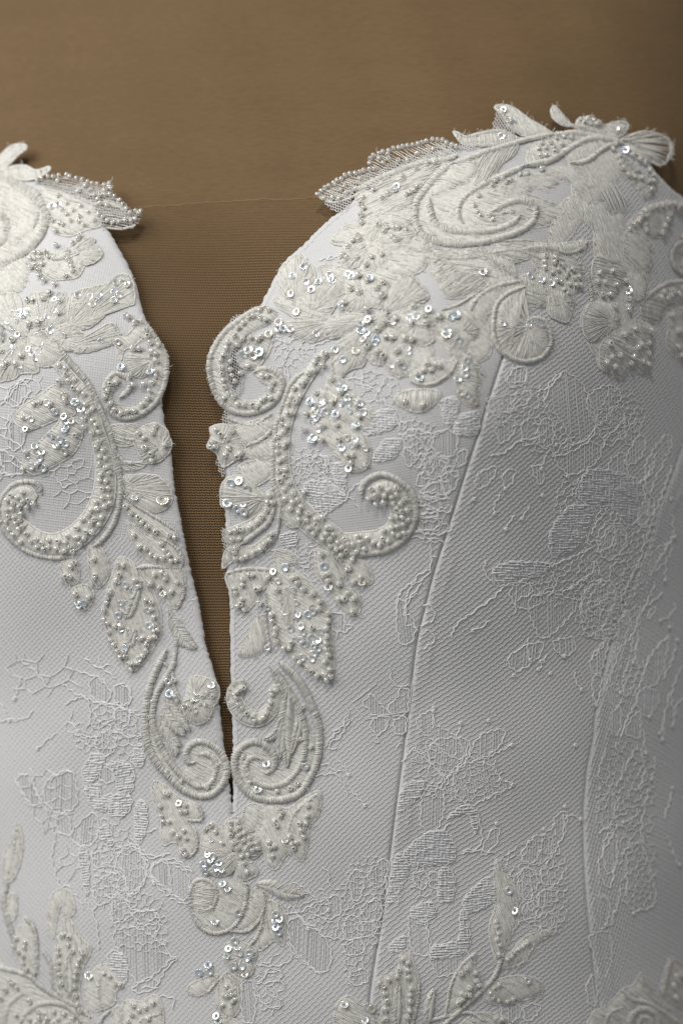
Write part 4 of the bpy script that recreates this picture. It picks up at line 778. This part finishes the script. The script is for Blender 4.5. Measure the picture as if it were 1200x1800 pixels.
patch("170,240 250,200 310,250 310,330 270,400 200,420 160,340", 10, 3, 1.2); satin("250,400 300,370 325,300 310,230 250,185 185,190 150,240 140,330 170,450 230,530 320,560 420,530 490,450 530,330 530,210", 8, 2.2); satin("370,190 380,260 430,290", 5, 2); seq("318,475", 1); seq("480,415")
M('embroidered_leaf'); patch("430,540 500,545 580,500 650,420 680,330 655,260 600,240 560,300 530,400 490,470", 40, 2); satin("430,545 540,545 620,470 660,370 650,270", 6, 2); satin("560,640 620,560 650,440", 6, 2)
M('embroidered_leaf'); leaf("600,215 700,230 800,270 930,292", 14, 1, 3.6)
M('embroidered_leaf'); patch("690,330 780,380 812,460 802,590 790,652 730,615 640,680 610,640 650,520 670,430", 70, 2.4); seq("740,425 760,555 765,500", 0, 7); seq("735,470 770,460 740,515", 1, 6.5)
M('embroidered_flower'); petal("500,730", "388,660 460,600 540,640 605,680 592,760 572,850 500,862 430,812 388,730", h0=1.4); seq("475,655 400,715 525,850 410,665", 1, 6.5); seq("455,615 540,730 450,790 505,790 490,700 560,700", 0, 7.5)
M('embroidered_leaf'); patch("400,840 460,870 497,960 492,1080 440,1152 380,1142 330,1062 328,960 368,870", 80, 2.8); satin("400,850 440,900 460,1000 420,1100", 5, 3); beads("400,930 420,965 380,990 370,1060 430,990 440,1040 455,1020 400,1000", 4.8); seq("325,1140", 1, 7); seq("340,1175 270,780", 1, 7); seq("205,835 280,830", 0, 7)
M('embroidered_leaf'); patch("335,855 280,945 205,1002 130,982 130,930 200,890 280,862", 40, 2); satin("400,830 330,900 260,980", 4, 2); satin("400,1150 400,1260", 6, 2)
patch("300,1200 360,1150 440,1160 520,1220 500,1260 320,1260", 60, 2)
# ================================================================ lower right sprays
fr('O'); M('embroidered_leaf'); patch("250,885 330,850 392,825 412,720 470,678 512,790 542,900 522,1050 480,1220 280,1220 290,1050 268,960", 80, 2.6); leaf("400,900 390,1040 380,1230", 10, 3); satin("545,900 530,1050 490,1220", 6, 2); beads("430,740 465,765 405,815 465,815 390,860 470,865 330,880 295,930 300,980 315,1035 305,1090 310,1160 485,945 480,990 480,1035 475,1100 460,1145 265,905", 5)
M('embroidered_leaf'); patch("940,700 932,800 962,900 920,980 850,1062 780,1112 725,1150 750,1000 780,880 840,780", 50, 2.6); satin("935,705 840,790 770,920 730,1130", 6, 2); beads("875,805 835,840 935,835 945,890 895,940 840,980 860,990 895,990 835,1025 815,1050 850,1020 960,920", 5)
M('embroidered_leaf'); satin("700,1220 800,1130 900,1040 1000,950 1060,880 1100,800 1130,700", 9, 2); leaf("650,950 620,1050 600,1200", 10, 1.2); satin("600,1180 760,1140 900,1120 1000,1180", 7, 1.6)
fr('H'); M('embroidered_leaf'); patch("545,420 570,470 600,500 627,560 605,590 612,640 590,700 550,782 530,740 518,660 540,580 528,520", 70, 2.6); seq("585,530", 0); seq("605,600", 1); beads("545,655 550,680 545,700 555,720 550,755 540,640", 4.6, 2)
M('embroidered_leaf'); patch("560,792 600,740 650,690 720,668 727,690 680,720 650,770 590,802", 60, 2.4); beads("580,770 595,760 605,745 620,735 635,725 650,712", 4.6, 2)
M('embroidered_leaf'); patch("500,905 540,850 610,830 680,838 707,870 690,900 630,917 570,932 520,926", 40, 2.6); seq("650,845", 0); beads("520,890 535,870 550,860 530,905 550,915 580,918 600,910", 4.6, 2)
fr('O'); M('embroidered_flower'); patch("-30,1060 60,1000 140,1060 220,1080 240,1220 -30,1220", 30, 2.2); seq("165,1170 20,1060", 1, 7); seq("185,1075 300,1190 210,1090", 0, 8)
fr('H'); M('embroidered_flower'); patch("420,1000 480,960 560,970 600,1000 600,1040 420,1040", 30, 2); seq("590,990 600,1000", 0, 7); beads("540,975 550,985 560,980")
fr('P'); M('embroidered_flower'); patch("560,930 640,880 700,830 780,750 850,720 900,640 940,700 1000,790 1080,870 1220,960 1220,1100 560,1100", 40, 3, fz=40); satin("820,1040 830,940 890,895 960,905 1010,960 1020,1040", 14, 3); satin("760,760 820,820 940,850 1060,920 1160,1000", 10, 3); satin("640,1000 680,920 760,880", 10, 3); satin("870,1040 890,960 950,960 970,1040", 8, 4)
M('embroidered_leaf'); patch("1040,740 1085,570 1115,530 1180,580 1260,640 1260,900 1140,850 1060,800", 50, 2.6); satin("1050,780 1080,640 1110,540", 8, 3); beads("1130,655 1165,650 1140,685 1115,725 1130,805 1190,700", 5.2)
# ================================================================ lower left spray
fr('M'); M('embroidered_leaf'); patch("130,190 162,300 152,440 110,560 60,602 20,520 35,400 90,300", 70, 1.8); satin("120,220 100,400 50,600 20,760", 5, 1.6)
M('embroidered_leaf'); satin("60,600 30,740 70,900 120,1050", 9, 1.8); patch("70,690 120,700 120,820 80,880 50,790", 60, 1.6)
M('embroidered_leaf'); patch("180,850 222,900 262,1000 272,1180 240,1262 180,1222 120,1100 98,1020 140,920", 70, 2.6); satin("180,850 240,920 262,1050 250,1260", 7, 2.4); beads("190,1020 130,995 185,1060 140,1085 175,1115 110,1050 175,1165 195,1210", 4.8)
M('embroidered_leaf'); patch("470,850 522,900 572,990 642,1060 632,1120 592,1200 562,1350 582,1510 520,1462 440,1400 388,1300 388,1100 420,980", 75, 2.6); leaf("490,1110 490,1250 500,1400", 10, 3); beads("455,970 495,985 490,1040 415,1065 420,1100 420,1160 415,1205 425,1245 440,1310 520,1085 590,1100 570,1145 555,1185 545,1230 540,1270 535,1335 540,1395 555,1460 575,1500 580,1080", 4.9)
M('embroidered_flower'); patch("620,1280 700,1190 780,1188 852,1270 872,1320 820,1372 810,1452 720,1502 650,1502 608,1400", 40, 2.8); satin("720,1490 700,1360 720,1260", 7, 2.6); seq("635,1255", 1, 8); beads("740,1240 780,1260 820,1310 850,1320", 4.6, 3)
M('embroidered_scroll'); patch("-60,1180 120,1220 240,1290 420,1410 560,1490 640,1560 660,1640 -60,1640", 20, 1.6, rope=0); satin("-60,1190 120,1230 220,1270 300,1340 420,1410 540,1475 640,1550", 10, 2); satin("150,1600 190,1520 280,1460 400,1450 500,1490 580,1580", 11, 2.4); satin("300,1080 360,1180 380,1320 480,1440", 8, 2); satin("40,1640 60,1480 150,1390 200,1400", 10, 2)
patch("170,1640 220,1530 300,1490 420,1490 520,1540 590,1640", 80, 3); beads("285,1510 330,1525 390,1510 460,1525 290,1555 345,1555 420,1560 525,1555 220,1560 380,1590 255,1590 480,1590 330,1590 560,1590", 4.9)
beads("100,1310 50,1355 130,1340 215,1425 125,1530 15,1415 220,1440 80,1290", 4.8)
M('embroidered_leaf'); patch("860,1500 900,1430 1000,1440 1080,1395 1132,1440 1152,1560 1120,1640 880,1640", 50, 2.6); beads("945,1465 1030,1480 935,1530 1050,1560 910,1580 1080,1450 985,1500", 4.9); satin("960,1620 1010,1560 1120,1530", 7, 3)
M('embroidered_leaf'); patch("370,690 440,648 500,680 532,800 470,860 440,760 400,880 380,1000 340,920 350,800", 60, 1.8, rope=3)
M('embroidered_leaf'); patch("800,1500 860,1480 870,1640 780,1640", 60, 2); satin("700,1640 720,1560 780,1500", 6, 2)
# ================================================================ left cup
fr('c4'); M('embroidered_leaf'); patch("-70,300 60,160 130,120 205,118 215,150 150,200 60,290 -70,370", 40, 3.6, 2, 6, 5)
M('embroidered_leaf'); patch("-40,380 60,310 200,288 300,328 405,298 390,335 310,382 220,402 120,388 60,400", 80, 3.4, 2, 6, 5)
M('organza_leaf'); patch("310,425 400,385 500,370 600,385 720,420 830,440 905,420 922,470 900,520 780,530 640,540 480,500", 10, 1.5, 3, 3, 0, 4.4, 20, 10, base=False, wd=1.5)
beadline("318,420 370,395 430,385 495,376 560,382 605,398 650,402 700,425 740,440 785,450 830,455 895,440", 9.4, 4.8, 5); beads("890,468 905,480 480,420 645,505 740,490 860,490 700,460")
M('organza_leaf'); patch("740,540 860,522 940,542 1000,590 1060,650 1155,655 1140,725 1100,770 1000,802 900,802 830,762 760,700", 10, 1.5, 3, 3, 0, 4.4, 20, 10, base=False, wd=1.5)
beadline("770,540 860,538 910,536 950,556 985,590 1015,630 1055,670 1110,665 1148,668", 8.6, 4.7, 5); beadline("1135,690 1095,735 1025,745 965,752 885,750 850,712 805,692", 10, 4.9, 5); beads("820,600 770,735 870,620 800,570", 4.8); satin("620,530 760,600 880,590 1000,640 1060,670", 6, 3.5); satin("860,785 980,800 1100,772", 4, 2)
M('embroidered_leaf'); patch("320,480 480,490 620,540 760,600 825,760 700,805 560,855 420,805 385,680", 20, 3); beads("550,600 515,650 600,655 550,690 650,705 645,745 660,620 720,670 685,770 410,715 495,760 440,740 520,770 460,820 655,855 640,885 600,915 470,935 485,540 405,680 580,740", 4.4); seq("432,622 480,610", 1, 7)
M('embroidered_scroll'); patch("-80,400 80,400 200,460 310,540 365,650 372,770 320,880 230,970 120,1040 0,1090 -80,1100", 20, 1.6, rope=0)
satin("60,390 200,460 310,530 362,640 372,760 320,870 230,960 120,1030 -20,1090", 13, 2.6, .5); satin("-30,670 50,715 65,800 40,880 -20,960", 13, 2.6, .5); patch("110,470 220,500 290,580 310,660 290,770 220,860 100,940 60,860 90,760 60,640 0,600 60,520", 30, 4, 1.2, 5, 4); satin("60,390 130,460 230,520 300,600 310,680 280,790", 8, 3)
satin("-60,1130 60,1080 200,1000 300,930", 8, 2)
M('embroidered_flower'); patch("430,985 550,980 690,875 765,885 765,920 812,960 825,1030 700,1092 640,1182 540,1205 420,1205 340,1150 250,1122 245,1000 320,970", 30, 2.8); petal("560,1010", "560,1010 690,878 765,885 768,930 815,965 822,1030 700,1090", h0=2.2); leaf("430,1050 500,1020 570,980", 10, 3)
beads("295,995 335,1000 380,990 298,1048 345,1040 400,1028 262,1045 303,1100 355,1090 262,1115 320,1140 560,1048 575,1080 590,1105 597,1140", 4.8); fr('Q'); beads("430,515 475,560 585,600 700,515 545,700 830,130 775,175 600,190", 4.8)
patch("-60,280 120,260 260,300 300,480 240,660 60,700 -60,680", 40, 1.4, rope=0)
fr('D'); M('embroidered_leaf'); petal("420,1330", "420,1150 480,1100 560,1080 680,1050 740,1000 805,1005 832,1070 832,1180 760,1182 680,1222 600,1302 500,1342 415,1300", h0=1.4); seq("492,1130 580,1185 715,1110 710,1160", 1, 7.4); seq("565,1140 620,1135 620,1175 740,1130 790,1065 765,1055 725,1055 735,1135", 0, 7)
M('embroidered_flower'); petal("280,1340", "175,1140 260,1108 320,1130 390,1108 432,1180 422,1290 330,1322 230,1332 155,1290", h0=1.6); beads("180,1160 215,1165 280,1150 380,1165 375,1240 190,1305 245,1300 315,1115", 6); seq("345,1155 255,1185 345,1225 230,1275", 1, 5.5); seq("310,1255 270,1275", 0, 6.5)
M('embroidered_leaf'); petal("260,1380", "290,1340 400,1308 480,1340 540,1380 520,1440 480,1472 400,1462 330,1410", h0=1.6); seq("325,1345", 1, 8); seq("398,1385", 0, 7.5)
M('embroidered_leaf'); petal("420,1450", "450,1400 560,1370 700,1300 735,1400 640,1452 540,1480 460,1475", h0=1.2); seq("630,1415 735,1420 750,1570", 0, 6)
M('embroidered_flower')
for s in ("150,1380 0,1300 -40,1180 0,1125 100,1118 145,1200 180,1320","180,1380 240,1330 330,1410 400,1480 335,1562 240,1560 190,1450","170,1400 200,1480 240,1600 140,1610 90,1645 -30,1650 -30,1480 60,1400"): petal("170,1390", s, h0=1.4, H=4)
seq("130,1230 150,1260 200,1240 90,1330", 1, 6); seqfill("0,1200 140,1180 300,1250 330,1400 200,1560 0,1600", 14); seq("60,1290 105,1295 90,1245 120,1250", 0, 7); seq("100,1445 10,1545", 1, 8); seq("75,1490 105,1490 245,1480", 0, 7.5); beads("90,1405 25,1475 60,1550 20,1400 145,1505 20,1365 40,1570 110,1555", 6, 6)
# paisley, left
fr('c1'); M('embroidered_scroll'); satin("380,0 440,110 520,200 590,290 640,400 690,510 730,600 750,690 770,780 790,880 800,970 790,1060 770,1140 750,1200 690,1290 620,1350", 10, 2.2, .5)
satin("420,60 560,50 700,20 800,10", 6, 2)
M('embroidered_scroll'); fr('z'); band("100,640 120,659 134,677 148,693 162,730 171,760 180,790 185,820 186,850 180,882 165,912 138,940 105,957 72,955 42,938 22,915 18,890 30,873 48,868 60,880", [5,9,11,12,13,13,14,16,18,20,20,20,20,20,20,18,18,18,14,8], 1.0)
satin("74,868 66,850 48,846 24,852 4,876 0,905 14,940 48,968 90,980 120,978", 9, 2.2)
fr('c1'); beads("400,160 440,180 440,220 395,265 460,260 500,250 490,305 525,320 560,345 570,415 430,390 640,550 615,520 610,600 555,510 560,560 640,695 685,715 700,770 695,830 715,825 670,875 705,920 680,970 720,965 680,1030 735,1065 695,1085 650,1100 675,1155", 5.1, 5)
fr('c2'); beads("380,15 345,40 290,55 320,115 245,155 305,165 270,130 215,215 185,130 135,255 170,300 255,220 100,320 120,355 45,355 70,290 155,255 10,330 20,280", 5.1, 5)
fr('E'); beads("350,1100 300,1090 265,1080 230,1060 205,1080 170,1050 150,1010 110,985 115,940 85,925 55,920 45,885 75,880 80,850 100,820 130,790 130,840 160,830 185,850 110,870 150,870 120,905 200,1040 240,1090 130,970 95,955", 4.9, 5)
fr('z'); beadfill('', 10.4, 4.8, 5, 60, bandpoly('100,640 120,659 134,677 148,693 162,730 171,760 180,790 185,820 186,850 180,882 165,912 138,940 105,957 72,955 42,938 22,915 18,890 30,873 48,868 60,880', [5,9,11,12,13,13,14,16,18,20,20,20,20,20,20,18,18,18,14,8]))
fr('E'); M('embroidered_leaf'); patch("300,230 360,300 400,380 330,400 240,440 150,470 100,450 85,390 140,330 230,270", 30, 3); beads("130,400 215,320 270,330 345,300 350,320 185,330", 5); seq("140,460 135,400", 1, 6); seq("340,395", 1)
M('embroidered_leaf'); patch("340,380 430,450 430,520 380,600 280,660 200,700 120,690 140,600 220,520 300,440", 30, 3.2); beads("210,640 130,670 200,650 310,550 145,580 400,490", 5); seq("190,550 225,580 300,545", 1, 7); seq("355,450 345,465 380,420", 1, 6); seq("320,520 350,540 270,500", 0, 7)
seqfill("340,380 430,450 380,600 200,700 140,600", 10); seqfill("300,230 400,380 240,440 100,450", 6); fr('c1'); seq("500,400 540,445", 1, 8); seq("430,500 520,420", 0)
# scroll at the slit, left
M('embroidered_scroll'); patch("950,-120 1040,0 1090,90 1100,180 1080,300 1020,410 920,480 820,505 730,462 690,380 700,280 760,215 800,260 750,330 750,400 830,440 920,410 980,330 1010,220 1010,100 960,0 880,-60", 30, 2.2, 1, 3, 0, 3.4, 18, 20)
satin("900,-140 960,-110 1040,0 1090,90 1100,180 1080,300 1020,410 920,482 820,507 730,462 690,380 700,280 760,212 840,240 855,310 790,372", 10, 2.6, .45)
petal("1000,130", "820,110 870,80 960,80 1010,120 1010,190 930,240 850,200", h0=1.2, rope=3); patch("740,-60 830,-40 900,-100 960,-60 900,20 820,60 800,120", 40, 2)
beads("880,50 920,50 995,15 1000,65 1030,85 1050,25 1035,130 1030,195 1030,230 1005,270 985,325 975,375 940,415 890,455 845,455 800,470 760,445 735,405 700,365 715,325 730,280 770,270 860,225 880,285 950,280", 5.2, 4.6); seq("800,170 990,200", 1, 7)
fr('D'); beads("780,1250 835,1300 905,1350 920,1380 935,1420 945,1480 965,1530 800,1262 825,1450 865,1460", 5, 4.6)
fr('c1'); M('embroidered_flower'); petal("1060,700", "880,640 920,580 1010,540 1090,570 1122,640 1132,700 1080,772 1000,802 930,762", h0=1.6); beads("915,600 1010,600 955,635 955,700 1000,740 1030,555 1090,680 1005,785", 5.6, 5)
M('embroidered_leaf'); patch("720,560 900,550 900,640 880,680 790,690 740,640", 20, 2); satin("730,600 820,640 900,650", 5, 2)
M('embroidered_leaf'); patch("790,790 900,800 980,780 940,830 860,850 820,840", 20, 2); satin("760,720 830,800 900,800", 6, 2)
M('embroidered_leaf'); petal("820,960", "810,900 920,878 1040,888 1122,970 1132,1060 1060,1122 960,1112 860,1032", h0=1); seq("1078,1040", 1, 12, 6); seq("895,1025", 1, 7); satin("810,960 900,1080 1000,1140", 6, 2)
fr('c2'); M('embroidered_leaf'); patch("455,-10 560,40 680,110 825,200 852,260 800,270 690,240 580,160 500,80", 40, 2.6); satin("470,-40 600,60 720,130 840,210", 6, 2.4); beads("490,40 525,85 575,115 605,150 640,180 700,215 795,240 835,255", 5.2)
M('embroidered_leaf'); patch("500,140 600,210 720,270 820,310 882,410 872,490 800,482 680,442 600,380 540,300 510,220", 40, 2.6); satin("720,260 820,310 882,400 870,490", 6, 2.4); beads("740,300 765,345 795,380 845,415 670,375 630,335 585,320 545,240 700,395 750,400 810,420", 5.2)
M('embroidered_leaf'); patch("230,330 310,330 362,440 362,540 300,612 240,582 225,450", 60, 2.8); beads("265,405 275,520 270,540"); 
M('embroidered_leaf'); patch("40,430 120,400 162,500 142,580 60,582 30,540", 60, 2.6); beads("105,460 70,525 100,530 130,430"); 
M('embroidered_leaf'); patch("115,620 200,590 262,640 242,730 180,772 128,700", 60, 2.6); beads("140,650 230,675"); seq("150,710 165,735", 1, 5.5); seq("195,720")
M('embroidered_leaf'); patch("440,400 520,420 600,500 682,640 732,780 732,920 682,1040 622,1130 540,1202 480,1162 410,1040 350,920 328,780 358,620 400,500", 65, 3.0, pitch=3, fz=30); leaf("600,560 540,720 500,800 440,760", 10, 3.4); leaf("560,900 520,1000 500,900", 9, 3.4)
seqfill("440,420 600,500 720,780 680,1030 540,1180 400,1000 360,640", 16); beads("440,440 470,450 445,515 415,565 375,640 360,680 355,715 335,770 340,830 365,855 370,920 385,975 410,1010 435,1055 480,1060 455,1095 490,1095 515,1150 545,1140 575,1140 530,1185 610,1090 635,1050 635,1015 695,955 690,915 715,905 690,875 690,815 670,760 630,695 670,710 575,600 555,555 415,880 460,880 610,960 590,970 655,970 640,1000", 5.0, 5)
M('embroidered_leaf'); patch("580,465 760,450 885,480 905,560 892,660 860,752 800,742 750,650 670,570", 60, 2.6); satin("560,470 700,462 840,470", 7, 2.4); satin("890,560 892,660 850,750", 5, 2.4); beads("690,515 745,500 770,520 660,580 725,605 850,570 810,635 770,545 560,555 580,600"); seq("750,650", 1, 6)
M('embroidered_leaf'); leaf("790,760 840,880 900,980 980,1035", 14, 1.2); satin("790,780 850,880 840,1000 830,1120", 8, 2.2)
# heart scroll, left of the slit
fr('c3'); M('embroidered_scroll')
patch("480,760 590,690 700,720 790,800 800,930 720,1060 560,1110 400,1010 280,860 200,700 180,520 230,420 280,640 400,880 470,900", 30, 1.4, .4, rope=0, fz=0)
satin("330,-40 290,40 240,140 190,280 165,440 165,600 200,760 270,880 360,980 470,1075 600,1122 710,1092 790,990 802,880 760,780 680,712 590,690 515,720 482,790 510,855 560,850", 13, 2.2, .45)
satin("400,20 385,70 330,180 260,290 220,440 225,580 280,720 360,860 450,960 560,1040 660,1032 715,940 715,850 660,795 590,790", 11, 2.2, .45)
beads("220,370 330,930 650,1050 735,870 450,1000 700,990 190,500", 4.6, 1.6)
M('embroidered_leaf'); leaf("310,330 400,450 510,605", 9, 2); leaf("300,420 380,540 470,640", 11, 2.4); leaf("270,480 330,620 440,720", 10, 2); leaf("320,640 380,720 400,800", 9, 1.6)
M('embroidered_flower'); petal("560,350", "530,180 620,178 720,220 748,320 702,420 652,520 570,552 490,502 455,400 480,330", h0=1.6, H=4.5); fuzz(me_[0].mb, cr(pt("700,200 745,320 700,420 650,520 570,552"), 2), 120, 3, 6); beads("560,420 570,455 600,390 620,330 400,330 415,365 390,205 660,300 700,330 640,400 540,370 520,420 500,400 470,410", 4.6); seq("355,310 580,300 570,345", 1, 7); seq("345,215 690,240", 0, 7); satin("300,60 370,130 380,220 420,330 480,400", 6, 2)
M('embroidered_leaf'); patch("240,1000 340,1050 430,1130 560,1180 612,1260 600,1312 520,1332 562,1400 572,1520 520,1602 450,1592 430,1500 370,1490 310,1512 280,1430 290,1300 240,1200 210,1080", 60, 2.6, fz=24); satin("560,1180 612,1260 596,1312 500,1310", 5, 2.6); satin("560,1400 572,1520 520,1602", 5, 2.4); beads("345,1100 285,1200 295,1275 355,1320 310,1320 380,1405 430,1435 490,1450 465,1540 455,1565 480,1580 450,1240 480,1190 485,1240 470,1390 325,1100", 4.8); seq("430,1175", 1, 7)
M('embroidered_flower'); seq("690,1465 660,1565 680,1620 770,1700", 1, 5.5); seq("750,1650 640,1720 700,1600", 0, 7); beads("640,1380 770,1490 680,1350 720,1400", 5)
patch("640,1370 700,1330 760,1390 740,1460 660,1460", 30, 2)
# ---------------------------------------------------------------- tulle ends standing past the applique edges
def scrap(name, s, k='z', th=30):
    fr(k); p = cr(pt(s), 4, True); build_net(name, p, 4.6, 4.6, R_(th), R_(th+66), 1.2, 1.1, 3, m_net, dress, None, .5)
scrap('tulle_scrap', "738,200 770,70 830,110 900,235 780,215", 'a1', 55); scrap('tulle_scrap', "500,290 620,310 560,350", 'a1', 30)
scrap('tulle_scrap', "210,605 350,580 340,640 270,668", 'A', 20); scrap('tulle_scrap', "175,660 150,720 160,780 190,760 190,680", 'C', 20); scrap('tulle_scrap', "120,930 160,920 165,1010 150,1010", 'C', 20); scrap('tulle_scrap', "180,220 260,180 260,560 170,560 150,400", 'C', 30)
scrap('tulle_scrap', "150,1290 180,1290 180,1400 160,1380", 'C', 30); scrap('tulle_scrap', "320,430 620,440 900,500 1000,620 1120,700 1080,770 800,740 600,560", 'c4', 10)
scrap('tulle_scrap', "180,580 300,500 470,450 600,400 820,310 900,340 760,400 470,520 300,600", 'A', 10)
# ---------------------------------------------------------------- build the motifs
for m in MOT:
    m.o = m.mb.build(m.name, m.m, dress)
def anchor(m):
    return m.o if m.o else dress
# ---------------------------------------------------------------- beads: glass rings lined with silver
def bead_mesh():
    nu, prof = 14, [(.34,-.62),(.34,.62),(.46,.74),(.70,.72),(.90,.48),(1.0,.16),(1.0,-.16),(.90,-.48),(.70,-.72),(.46,-.74)]
    V = []; Qs = []; ix = []; n = len(prof)
    for i in range(nu):
        a = 2*math.pi*i/nu
        for r, h in prof: V.append((r*math.cos(a), r*math.sin(a), h))
    for i in range(nu):
        for j in range(n): Qs.append((i*n+j, ((i+1) % nu)*n+j, ((i+1) % nu)*n+(j+1) % n, i*n+(j+1) % n)); ix.append(0)
    k = len(V)
    for i in range(nu):
        a = 2*math.pi*i/nu
        for r, h in ((.40,-.60),(.40,.60)): V.append((r*math.cos(a), r*math.sin(a), h))
    for i in range(nu): Qs.append((k+i*2, k+i*2+1, k+((i+1) % nu)*2+1, k+((i+1) % nu)*2)); ix.append(1)
    return np.array(V), np.array(Qs), np.array(ix)
BV, BQ, BI = bead_mesh()
B_ = np.array([[b_[0], b_[1], b_[2]+b_[3]*.45] for b_ in BEADS]); Pb = S(B_); _, Nb = frame_at(B_[:, :2])
mats = []
for i, b_ in enumerate(BEADS):
    n = Vector(Nb[i]); 
    t = Vector((1, 0, 0)); t = (t-n*t.dot(n)).normalized(); u = n.cross(t)
    a = rng.uniform(0, math.pi) if b_[5] is None else math.atan2(-b_[5][1], b_[5][0])+rng.normal(0, .25)
    ax = (t*math.cos(a)+u*math.sin(a))*math.cos(.25)+n*math.sin(rng.normal(.1, .35))
    if b_[5] is None and rng.random() < .16: ax = n+t*rng.normal(0, .35)+u*rng.normal(0, .35)
    ax.normalize(); q = ax.to_track_quat('Z', 'Y').to_matrix(); s = b_[3]*PX
    mats.append((np.array(q)*s, Pb[i]))
order = sorted(range(len(BEADS)), key=lambda i: -(BEADS[i][3]-0.004*math.hypot(BEADS[i][0]-560, (BEADS[i][1]-800)*.7)))
single = [i for i in order if 0 <= BEADS[i][0] <= 1200 and 0 <= BEADS[i][1] <= 1800][:300]; ss = set(single)
proto = None
for i in single:
    if proto is None:
        proto = mesh_obj('seed_bead', BV, BQ, [], None, None, True, [m_bead, m_line], BI); o = proto
    else: o = proto.copy(); col.objects.link(o)
    R3, T3 = mats[i]; M4 = Matrix([list(R3[r])+[T3[r]] for r in range(3)]+[[0, 0, 0, 1]])
    o.parent = anchor(BEADS[i][4]); o.matrix_local = M4
V = []; Qs = []; ix = []; k = 0
for i in range(len(BEADS)):
    if i in ss: continue
    R3, T3 = mats[i]; V.append(BV@R3.T+T3); Qs.append(BQ+k); ix.append(BI); k += len(BV)
if V:
    o = mesh_obj('seed_beads', np.concatenate(V), np.concatenate(Qs), [], None, dress, True, [m_bead, m_line], np.concatenate(ix)); o['kind'] = 'stuff'
# ---------------------------------------------------------------- sequins: thin cupped discs with a hole
def seq_mesh():
    nu, prof = 18, [(.34,.00),(.36,.06),(.62,.07),(.86,.11),(1.0,.15),(1.0,.10),(.86,.06),(.62,.02)]
    V = [(r*math.cos(2*math.pi*i/nu), r*math.sin(2*math.pi*i/nu), h) for i in range(nu) for r, h in prof]; n = len(prof)
    return np.array(V), np.array([(i*n+j, i*n+(j+1) % n, ((i+1) % nu)*n+(j+1) % n, ((i+1) % nu)*n+j) for i in range(nu) for j in range(n)])
SV, SQ = seq_mesh(); proto = None
S_ = np.array([[s[0], s[1], s[2]] for s in SEQ]); Ps = S(S_); _, Ns = frame_at(S_[:, :2])
for i, s in enumerate(SEQ):
    n = Vector(Ns[i]); p = Vector(Ps[i])
    if s[4]:
        hv = (((Vector((-0.10, -0.85, 1.15)) if rng.random() < .7 else KEY)-p).normalized()+(Vector((0, -CD, 0))-p).normalized()).normalized(); n = (hv+Vector(rng.normal(0, .06, 3))).normalized()
    else: n = (n+Vector(rng.normal(0, .16, 3))).normalized()
    if proto is None: proto = mesh_obj('sequin', SV, SQ[:, ::-1], [], m_seq, None); o = proto
    else: o = proto.copy(); col.objects.link(o)
    o.parent = anchor(s[5]); r3 = n.to_track_quat('Z', 'Y').to_matrix().to_4x4()
    o.matrix_local = Matrix.Translation(p)@r3@Matrix.Diagonal((s[3]*PX,)*3+(1,))
print('BEADS', len(BEADS), 'SEQ', len(SEQ), 'MOT', len(MOT), 'TRIS', sum(len(o.data.polygons)*2 for o in col.objects if o.type == 'MESH'))
